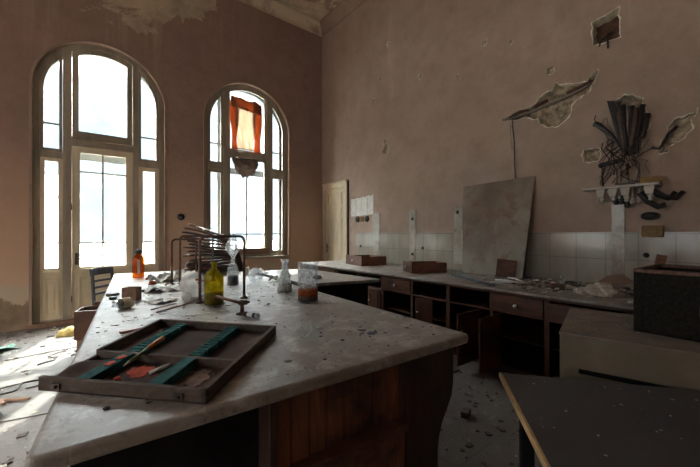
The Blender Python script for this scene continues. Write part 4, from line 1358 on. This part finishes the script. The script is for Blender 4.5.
# clamp
t = thing('clamp_stand', 'small rusty clamp on a short post right of the yellow bottle', 'clamp', (.915, 2.44, ZT))
g = G(); g.lathe([(0, 0), (.045, 0), (.045, .006), (.02, .012), (.014, .02), (0, .02)], 20, (.915, 2.44, ZT)); g.build('foot', M['rust'], t)
g = G(); g.tube([(.915, 2.44, ZT+.01), (.915, 2.44, ZT+.105)], .014, 10); g.build('post', M['rust'], t)
g = G(TR(.915, 2.44, ZT+.085, -10)); g.box((-.026, -.02, -.016), (.036, .02, .016)); g.tube([(.03, 0, 0), (.055, 0, 0)], .010, 8); g.build('boss_head', M['rust'], t, bevel=.004)
g = G(); g.tube([(.90, 2.45, ZT+.085), (.77, 2.58, ZT+.125)], .011, 8); g.build('arm', M['drawerwood'], t)

# stack of warped boards at the back of the bench
rb = random.Random(5)
nB = 15
z = ZT
for i in range(nB):
    u = i/(nB-1)
    L_ = .62+.12*rb.random()-.04*u
    tilt = R(-1+18*max(0, u-.35)/.65)+R(rb.uniform(-.25, .25))
    th = .022
    cx = 1.56-.05*u+rb.uniform(-.03, .03)
    cz = .928+i*.037+L_/2*math.sin(tilt)
    T = Matrix.Translation((cx, 5.42+rb.uniform(-.02, .02), cz)) @ RZ(-22+rb.uniform(-5, 5)) @ Matrix.Rotation(tilt, 4, 'Y')
    def f(uu, vv, T=T, L_=L_, i=i):
        x = (uu-.5)*L_
        return T @ Vector((x, (vv-.5)*.30, .012*math.sin(uu*PI*1.3+i)+.5*th))
    g = G(); g.grid(f, 12, 3, th)
    pos = ['lowest', 'second lowest', 'third from the bottom', 'fourth from the bottom', 'fifth from the bottom', 'sixth from the bottom', 'seventh from the bottom', 'middle one',
           'seventh from the top', 'sixth from the top', 'fifth from the top', 'fourth from the top', 'third from the top', 'second from the top', 'topmost'][i]
    tag(g.build('warped_board', M['redwood_y' if i % 3 else 'darkwood']), 'warped red brown board on the bench, %s of its stack' % pos, 'board', 'stacked warped boards on the bench')
g = G(); g.grid(lambda u, v: (1.86+.16*u*(1-v)+.05*v*v, 5.25+.10*v, ZT+.004+.56*v-.04*u+.03*math.sin(v*5)), 6, 12, .012)
tag(g.build('warped_board', M['darkwood']), 'curved dark board standing at the right end of the board stack', 'board', 'stacked warped boards on the bench')
g = G(); g.grid(lambda u, v: (1.36+.20*u, 5.10+.10*v, 1.56+.03*u+.008*math.sin(u*6)), 6, 3, .004)
tag(g.build('paper_sheet', M['whitepaper']), 'bent white paper lying on top of the stacked boards', 'paper')

# crumpled white papers and broken glass left of the globe
def crumple(name, cx, cy, sx, sy, h, ang, seed, label, mat='whitepaper', z0=ZT):
    T = TR(cx, cy, z0, ang)
    def f(u, v):
        x, y = (u-.5)*sx, (v-.5)*sy
        k = noise.noise(Vector((x*13+seed, y*13, seed*.7)))+.5*noise.noise(Vector((x*31, y*31+seed, 1)))
        return T @ Vector((x+.01*k, y-.01*k, .004+h*max(0, .35+k)))
    g = G(); g.grid(f, 16, 14, .002)
    return tag(g.build(name, M[mat]), label, 'paper', 'crumpled papers on the bench')
crumple('crumpled_paper', .78, 4.75, .30, .26, .10, 15, 1.2, 'crumpled white paper behind the milky globe nearest the French door')
crumple('crumpled_paper', .66, 3.95, .34, .26, .06, -20, 4.1, 'creased white paper flat on the bench left of the globe')
crumple('crumpled_paper', 1.05, 4.95, .30, .30, .10, 40, 7.9, 'crumpled white paper in front of the stacked boards')
crumple('crumpled_paper', 1.93, 3.85, .22, .20, .08, 12, 11.3, 'crumpled white paper behind the conical flask')
crumple('crumpled_paper', 1.95, 4.7, .30, .26, .09, 70, 14.6, 'crumpled white paper at the right rear of the bench under the window')
crumple('crumpled_paper', .52, 3.30, .22, .16, .03, 30, 17.2, 'flattened glassy film in front of the creased white paper')
for i, (x, y, rr, lab) in enumerate(((.60, 4.35, .045, 'rust brown lump on the papers left of the globe'), (.72, 4.15, .032, 'rust brown lump nearest the milky globe'), (.63, 4.85, .04, 'dark brown lump behind the papers toward the French door'))):
    lump_obj('rust_lump', M['rustres'], (x, y, ZT+.02, rr, rr, rr*.8, 2.2*i+1, .35, 2), lab, 'lump', 'rusty lumps on the bench')
lump_obj('dirt_clod', M['darkchip'], (2.42, 3.75, .90, .06, .05, .035, 6.2), 'dark dirt clod on the side bench behind the beaker', 'dirt')
# loose sticks
g = G(); g.tube([(.42, 2.86, ZT+.008), (.66, 3.02, ZT+.012), (.80, 3.20, ZT+.008)], .006, 5); tag(g.build('twig', M['cardboard']), 'thin brown twig lying between the jar and the yellow bottle', 'twig')
g = G(); g.tube([(.40, 2.98, ZT+.008), (.60, 3.10, ZT+.016)], .005, 5); tag(g.build('twig', M['cardboard']), 'short brown twig beside the longer twig near the jar', 'twig')
def isr(rnd):
    a, b = rnd.uniform(.02, .98), rnd.uniform(.02, .98)**1.0
    return inq(a, b)
def isr2(rnd):
    a, b = min(.97, max(.03, rnd.gauss(.45, .22))), min(.97, max(.30, rnd.gauss(.5, .16)))
    return inq(a, b)
crumbs('plaster_crumbs', M['plasterchip'], isr, 420, .003, .016, .9, 'pale plaster crumbs scattered over the central bench', 'debris', flat=.3, seed=21)
crumbs('dark_crumbs', M['darkchip'], isr, 600, .003, .017, .9, 'dark grit scattered over the central bench', 'debris', flat=.3, seed=22)
crumbs('paper_flakes', M['whitepaper'], isr2, 220, .008, .04, .9, 'white paint flakes around the bottles on the central bench', 'debris', flat=.12, seed=23)

# ------------------------------------------------------------------ slide tray
TL_, TRr, TBR, TBL = Vector((-.14, 1.731)), Vector((.33, 1.223)), Vector((.888, 1.823)), Vector((.377, 2.437))
tr = thing('slide_tray', 'shallow grey brown wooden tray with teal racks at the near end of the bench', 'tray', (.36, 1.8, ZT))
def tp(a, b):                             # a: near-left -> near-right corner, b: near -> far
    return TL_*(1-a)*(1-b)+TRr*a*(1-b)+TBR*a*b+TBL*(1-a)*b
def tpb(a0, a1, b0, b1, z0, z1, m, name, par=tr, bevel=.002, g=None):
    p = [tp(a0, b0), tp(a1, b0), tp(a1, b1), tp(a0, b1)]
    fresh = g is None
    g = g or G()
    g.hexa([(v.x, v.y, z0) for v in p]+[(v.x, v.y, z1) for v in p])
    return g.build(name, m, par, bevel=bevel) if fresh else g
tpb(0, 1, 0, 1, ZT+.001, ZT+.010, M['tray_floor'], 'tray_floor')
tpb(0, 1, 0, .024, ZT+.001, .953, M['tray'], 'rim')
tpb(0, 1, .976, 1, ZT+.001, .953, M['tray'], 'rim')
tpb(.973, 1, 0, 1, ZT+.001, .953, M['tray'], 'rim')
tpb(0, .027, .35, 1, ZT+.001, .953, M['tray'], 'rim')
tpb(0, .027, 0, .36, ZT+.001, .930, M['tray'], 'rim')
tpb(.02, .98, .342, .368, ZT+.008, .948, M['tray'], 'divider')
# warped dark lining sheet in the left compartment
def lin(u, v):
    p = tp(.03+.22*u, .03+.31*v)
    return (p.x, p.y, .915+.028*(1-u)*math.sin(v*PI)+.006*math.sin(u*6+v*5))
g = G(); g.grid(lin, 10, 8, .003); g.build('loose_lining', M['tray_floor'], tr)
for a0 in (.20, .64):
    rk = tpb(a0, a0+.082, .03, .97, ZT+.008, .925, M['teal'], 'rack')
    tpb(a0, a0+.082, .03, .35, .925, .947, M['teal'], 'rack_bar', rk, .003)
    g = G()
    nt_ = 13
    for i in range(nt_):
        b0 = .385+i*(.575/nt_)
        tpb(a0, a0+.082, b0, b0+.022, .925, .947, M['teal'], 'teeth', g=g)
    g.build('comb_teeth', M['teal'], rk)
# metal fittings on the near rim
for a in (.12, .85):
    p = tp(a, -.002); d = (TRr-TL_).normalized(); nrm = Vector((-d.y, d.x))*-1
    g = G(Matrix.Translation((p.x, p.y, .925)) @ Matrix.Rotation(math.atan2(d.y, d.x), 4, 'Z')); g.box((-.018, -.006, -.012), (.018, 0, .012)); g.tube([(-.008, -.008, 0), (.008, -.008, 0)], .006, 6); g.build('catch', M['chrome'], tr)
g = G()
rc = random.Random(3)
def flat_patch(a, b, ra, rb_, z, mat, name):
    q = []
    for i in range(22):
        t_ = 2*PI*i/22
        k = rc.uniform(.55, 1.1)
        v = tp(a+ra*k*math.cos(t_), b+rb_*k*math.sin(t_)); q.append((v.x, v.y))
    g = G(); g.prism(q, 'z', z, z+.003)
    return g.build(name, mat, tr)
flat_patch(.43, .235, .085, .085, ZT+.010, M['orangepaint'], 'orange_powder')
flat_patch(.82, .20, .07, .12, ZT+.010, M['grime'], 'rust_grime')
flat_patch(.25, .20, .03, .03, .9472, M['orangepaint'], 'orange_powder'); flat_patch(.25, .285, .025, .035, .9472, M['orangepaint'], 'orange_powder')
# things lying in the tray
def pen(a, b, c_, d_, z0, z1, r, label, parts):
    p, q = tp(a, b), tp(c_, d_)
    P, Q = Vector((p.x, p.y, z0)), Vector((q.x, q.y, z1))
    t = thing('brush', label, 'brush', ((P.x+Q.x)/2, (P.y+Q.y)/2, min(z0, z1)))
    for nm, u0, u1, m, k0, k1 in parts:
        g = G(); g.tube([P.lerp(Q, u0), P.lerp(Q, u1)], [r*k0, r*k1], 10); g.build(nm, m, t)
pen(.36, .18, .34, .56, .950, .968, .010, 'green and orange handled thin brush lying across the left teal rack',
    [('tip', 0, .12, M['steel'], .25, .6), ('green_shaft', .12, .55, simple('green lacquer', (.10, .14, .05), .5, .3, 20), .7, 1), ('orange_handle', .55, .95, simple('orange lacquer', (.62, .16, .03), .4, .2, 20), 1, 1.25), ('end_cap', .95, 1, M['darkwood'], 1.2, .8)])
T = Matrix.Translation((tp(.535, .26).x, tp(.535, .26).y, ZT+.018)) @ RZ(28) @ Matrix.Rotation(R(90), 4, 'Y')
g = G(T); g.lathe([(0, -.045), (.008, -.045), (.008, .045), (0, .045)], 10); tag(g.build('paper_roll', M['whitepaper']), 'thin white paper roll lying in the tray beside the right teal rack', 'paper')
T = Matrix.Translation((tp(.395, .10).x, tp(.395, .10).y, ZT+.012))
g = G(T); g.lathe([(0, 0), (.012, 0), (.013, .016), (.009, .022), (0, .02)], 14); tag(g.build('cork', M['orangepaint']), 'little orange stained cork standing in the tray before the powder', 'cork')
def trr(rnd):
    v = tp(rnd.uniform(.72, .95), rnd.uniform(.05, .33)); return (v.x, v.y)
crumbs('grit', M['grime'], trr, 60, .003, .010, ZT+.010, 'brown grit in the right front corner of the slide tray', 'debris', seed=31)

# ------------------------------------------------------------------ chair and drawer case behind the bench
T = TR(.385, 5.90, 0, 50)
chair = thing('wooden_chair', 'dark grey wooden slat back chair beside the far end of the bench', 'chair', (.29, 5.87, 0))
def ctube(pts, r, name, n=8):
    g = G(T); g.tube(pts, r, n); return g.build(name, M['chairwood'], chair)
def cb_(lo, hi, name):
    g = G(T); g.box(lo, hi); return g.build(name, M['chairwood'], chair, bevel=.006)
# local: back plane at y=+.19, seat towards -y
g = G(T); g.box((-.19, -.17, .43), (.19, .20, .46)); g.build('seat', M['chairwood'], chair, bevel=.008)
for sx in (-1, 1):
    g = G(T); g.hexa([(sx*.185-.018, .17, 0), (sx*.185+.018, .17, 0), (sx*.185+.018, .205, 0), (sx*.185-.018, .205, 0), (sx*.185-.018, .235, 1.0), (sx*.185+.018, .235, 1.0), (sx*.185+.018, .262, 1.0), (sx*.185-.018, .262, 1.0)]); g.build('back_post', M['chairwood'], chair, bevel=.004)
    cb_((sx*.18-.018, -.19, 0), (sx*.18+.018, -.155, .43), 'leg')
    cb_((sx*.18-.010, -.16, .20), (sx*.18+.010, .18, .225), 'stretcher')
def slat(z0, z1, yo):
    def f(u, v):
        return T @ Vector((-.185+.37*u, .20+.05*((z0+(z1-z0)*v)-.45)/.55+yo+.03*math.sin(u*PI), z0+(z1-z0)*v))
    return f
g = G(); g.grid(slat(.90, 1.0, .02), 10, 3, .016); g.build('top_rail', M['chairwood'], chair)
for zz in (.62, .71, .80):
    g = G(); g.grid(slat(zz, zz+.032, .02), 10, 2, .012); g.build('slat', M['chairwood'], chair)

dc = thing('drawer_case', 'open reddish drawer case on the floor left of the bench', 'case', (.09, 5.36, 0))
T = TR(.09, 5.36, 0, -16)
g = G(T)
g.box((-.14, -.14, .0), (.14, .14, .20)); g.build('base', M['cardboard'], dc, bevel=.004)
g = G(T); w = .16
g.box((-w, -.16, .20), (w, -.142, .55)); g.box((-w, .142, .20), (w, .16, .55)); g.box((-w, -.16, .20), (-w+.018, .16, .55)); g.box((w-.018, -.16, .20), (w, .16, .55)); g.box((-w, -.16, .20), (w, .16, .22)); g.box((-.008, -.15, .22), (.008, .15, .44))
g.build('case_body', M['redwood_y'], dc, bevel=.004)
g = G(T); g.box((-.05, .165, .2), (.15, .19, .60)); g.build('rear_board', M['redwood_y'], dc, bevel=.006)

# ------------------------------------------------------------------ floor things at the left
def sheet(name, pts, z, mat, label, cat, h=.006):
    g = G(); g.prism(pts, 'z', z, z+h); return tag(g.build(name, mat), label, cat, 'sheets on the floor' if cat == 'sheet' else None)
def fl(cx, cy, w, d, ang):
    T = TR(cx, cy, 0, ang)
    return [tuple((T @ Vector((x, y, 0)))[:2]) for x, y in ((-w/2, -d/2), (w/2, -d/2), (w/2, d/2), (-w/2, d/2))]
M['grey_sheet'] = simple('pale floor sheet', (.15, .145, .135), .8, .2, 6, dirt=(.2, .18, .15), dirt_lo=.58)
sheet('floor_sheet', fl(-.40, 5.95, .80, .62, 8), .002, M['grey_sheet'], 'pale sheet on the floor just before the French door', 'sheet')
sheet('floor_sheet', fl(-.62, 5.05, .72, .85, 14), .002, M['grey_sheet'], 'pale sheet on the floor left of the bench, crossed by sunlight', 'sheet')
sheet('floor_sheet', fl(-.22, 4.85, .50, .78, 3), .009, M['grey_sheet'], 'pale sheet on the floor tucked beside the bench foot', 'sheet')
sheet('floor_sheet', fl(-.55, 4.1, .8, .6, -12), .003, M['grey_sheet'], 'grey dusty sheet on the floor beside the tray corner', 'sheet')
g = G(TR(-.86, 6.12, .012, 25)); g.grid(lambda u, v: ((u-.5)*.34, (v-.5)*.28, .02+.03*math.sin(u*4+v*2)), 8, 6, .003)
o = tag(g.build('plastic_sheet', M['teal_sheet']), 'crumpled pale green plastic sheet on the floor by the left wall corner', 'sheet')
lump_obj('cloth', M['yellowrag'], (-.16, 6.42, 0, .16, .10, .085, 2.7), 'yellow rag bunched on the floor before the French door', 'cloth', smooth=True)
for i, (x, y, l, a, lab) in enumerate(((-.55, 4.45, .5, 40, 'dark cable end curving over the floor sheets left of the bench'), (-.60, 3.95, .55, 100, 'dark cable loop lying nearest the tray corner on the floor'), (-.30, 5.35, .5, 75, 'dark cable lying straight across the pale sheet before the door'))):
    T = TR(x, y, .022, a)
    g = G(T); g.tube([(-l/2+l*k/9, .06*math.sin(k*1.1+i), .004*math.sin(k*2)) for k in range(10)], .008, 6)
    tag(g.build('cable', M['cable']), lab, 'cable', 'cables on the floor')
for i, (x, y, l, a, lab) in enumerate(((-.62, 4.28, .34, 115, 'pale split stick on the floor sheets left of the bench'), (-.50, 4.18, .26, 150, 'short split stick beside the pale one on the floor'), (2.6, 2.1, .22, 60, 'pale rolled scrap on the floor between bench and counter'), (2.45, 1.55, .10, 20, 'broken brick piece on the floor right of the bench leg'))):
    T = TR(x, y, .012, a)
    g = G(T); g.cbox((0, 0, .012), (l, .028 if i < 3 else .06, .02 if i < 3 else .05))
    tag(g.build('floor_scrap', [M['cardboard'], M['cardboard'], M['cable3'], M['cable2']][i], bevel=.004), lab, 'scrap')
g = G(); g.tube([(1.98, 1.95, .008), (2.2, 2.02, .008), (2.5, 2.05, .008), (2.75, 2.15, .008), (3.2, 2.1, .008)], .008, 6)
tag(g.build('cable', M['cable']), 'black cable crossing the dark floor between the bench leg and counter', 'cable', 'cables on the floor')
def flr(rnd):
    return (rnd.uniform(-1.6, .15), rnd.uniform(2.5, 7.1))
def flr2(rnd):
    return (rnd.uniform(1.95, 3.5), rnd.uniform(.9, 3.1))
crumbs('floor_debris', M['plasterchip'], flr, 420, .006, .035, .0, 'pale plaster debris on the floor left of the bench', 'debris', seed=41)
crumbs('dark_debris', M['darkchip'], flr, 380, .008, .05, .0, 'dark debris strewn on the floor left of the bench', 'debris', seed=42)
crumbs('floor_rubble', M['darkchip'], flr2, 200, .006, .035, .0, 'dark rubble on the floor between the bench and counter', 'debris', seed=43)
crumbs('plaster_bits', M['plasterchip'], flr2, 60, .004, .018, .0, 'pale plaster bits on the floor between the bench and counter', 'debris', seed=44)

# ------------------------------------------------------------------ outside
g = G(); g.box((-60, YB+TH+.05, -.9), (60, 90, -.6)); struct(g.build('ground', M['ground']))
bl = thing('building', 'pale distant building seen faintly through the French door panes', 'building', (-6, 40, -.6))
g = G(); g.box((-14, 36, -.6), (-.5, 44, 4.6)); g.build('wall', M['facade'], bl)
g = G(); g.prism([(-14.4, 4.6), (-.1, 4.6), (-1.6, 6.2), (-12.8, 6.2)], 'y', 35.6, 44.4); g.build('roof', M['outer'], bl)

# ------------------------------------------------------------------ light
w = bpy.data.worlds.new('sky'); S.world = w
w.use_nodes = True
nt = w.node_tree
bg = nt.nodes['Background']
tc = nt.nodes.new('ShaderNodeTexCoord')
sep = nt.nodes.new('ShaderNodeSeparateXYZ')
nt.links.new(tc.outputs['Generated'], sep.inputs[0])
cl = tex_noise(nt, tc.outputs['Generated'], 2.2, 6, .6)
up = ramp(nt, sep.outputs[2], .34, .72)
hor = mix(nt, ramp(nt, cl, .35, .7), (.105, .128, .139), (.158, .172, .179))
col = mix(nt, up, hor, (11, 10.4, 9.6))
nt.links.new(col, bg.inputs['Color'])
bg.inputs['Strength'].default_value = 3.0

sun = bpy.data.lights.new('sun', 'SUN')
sun.energy = 4; sun.angle = R(.6); sun.color = (1, .90, .74)
so = bpy.data.objects.new('sun', sun); COL.objects.link(so)
d = Vector((-.28, -.75, -.80)).normalized()
so.rotation_euler = d.to_track_quat('-Z', 'Y').to_euler()
so.location = (2, 12, 8)

def portal(loc, rot, sx, sy):
    l = bpy.data.lights.new('sky_portal', 'AREA')
    l.shape = 'RECTANGLE'; l.size = sx; l.size_y = sy
    l.cycles.is_portal = True
    o = bpy.data.objects.new('sky_portal', l); COL.objects.link(o)
    o.location = loc; o.rotation_euler = rot
portal((W1['cx'], YB+TH+.01, 2.4), (R(-90), 0, 0), 1.9, 4.85)
portal((W2['cx'], YB+TH+.01, 2.9), (R(-90), 0, 0), 2.0, 3.95)
for w_ in WL_FILL:
    portal((XL-TH-.01, w_['cx'], 2.4), (0, R(-90), 0), 2.95, 2.1*w_['r'])

# ------------------------------------------------------------------ camera
cam = bpy.data.cameras.new('camera')
cam.sensor_width = 36; cam.lens = 333/700*36
cam.clip_start = .05; cam.clip_end = 300
co = bpy.data.objects.new('camera', cam); COL.objects.link(co)
co.location = (0, 0, 1.5)
co.rotation_euler = (R(90), 0, R(-38.5))
S.camera = co

S.view_settings.view_transform = 'Standard'
S.view_settings.look = 'None'
S.view_settings.gamma = 1
S.view_settings.exposure = 2.5
S.view_settings.use_curve_mapping = False
S.cycles.use_denoising = True
S.cycles.max_bounces = 14
S.cycles.diffuse_bounces = 6
S.cycles.transparent_max_bounces = 16
S.cycles.transmission_bounces = 10
S.cycles.sample_clamp_indirect = 8
S.cycles.caustics_refractive = False
S.cycles.caustics_reflective = False
for o in bpy.data.objects:
    if '_loc' in o:
        del o['_loc']
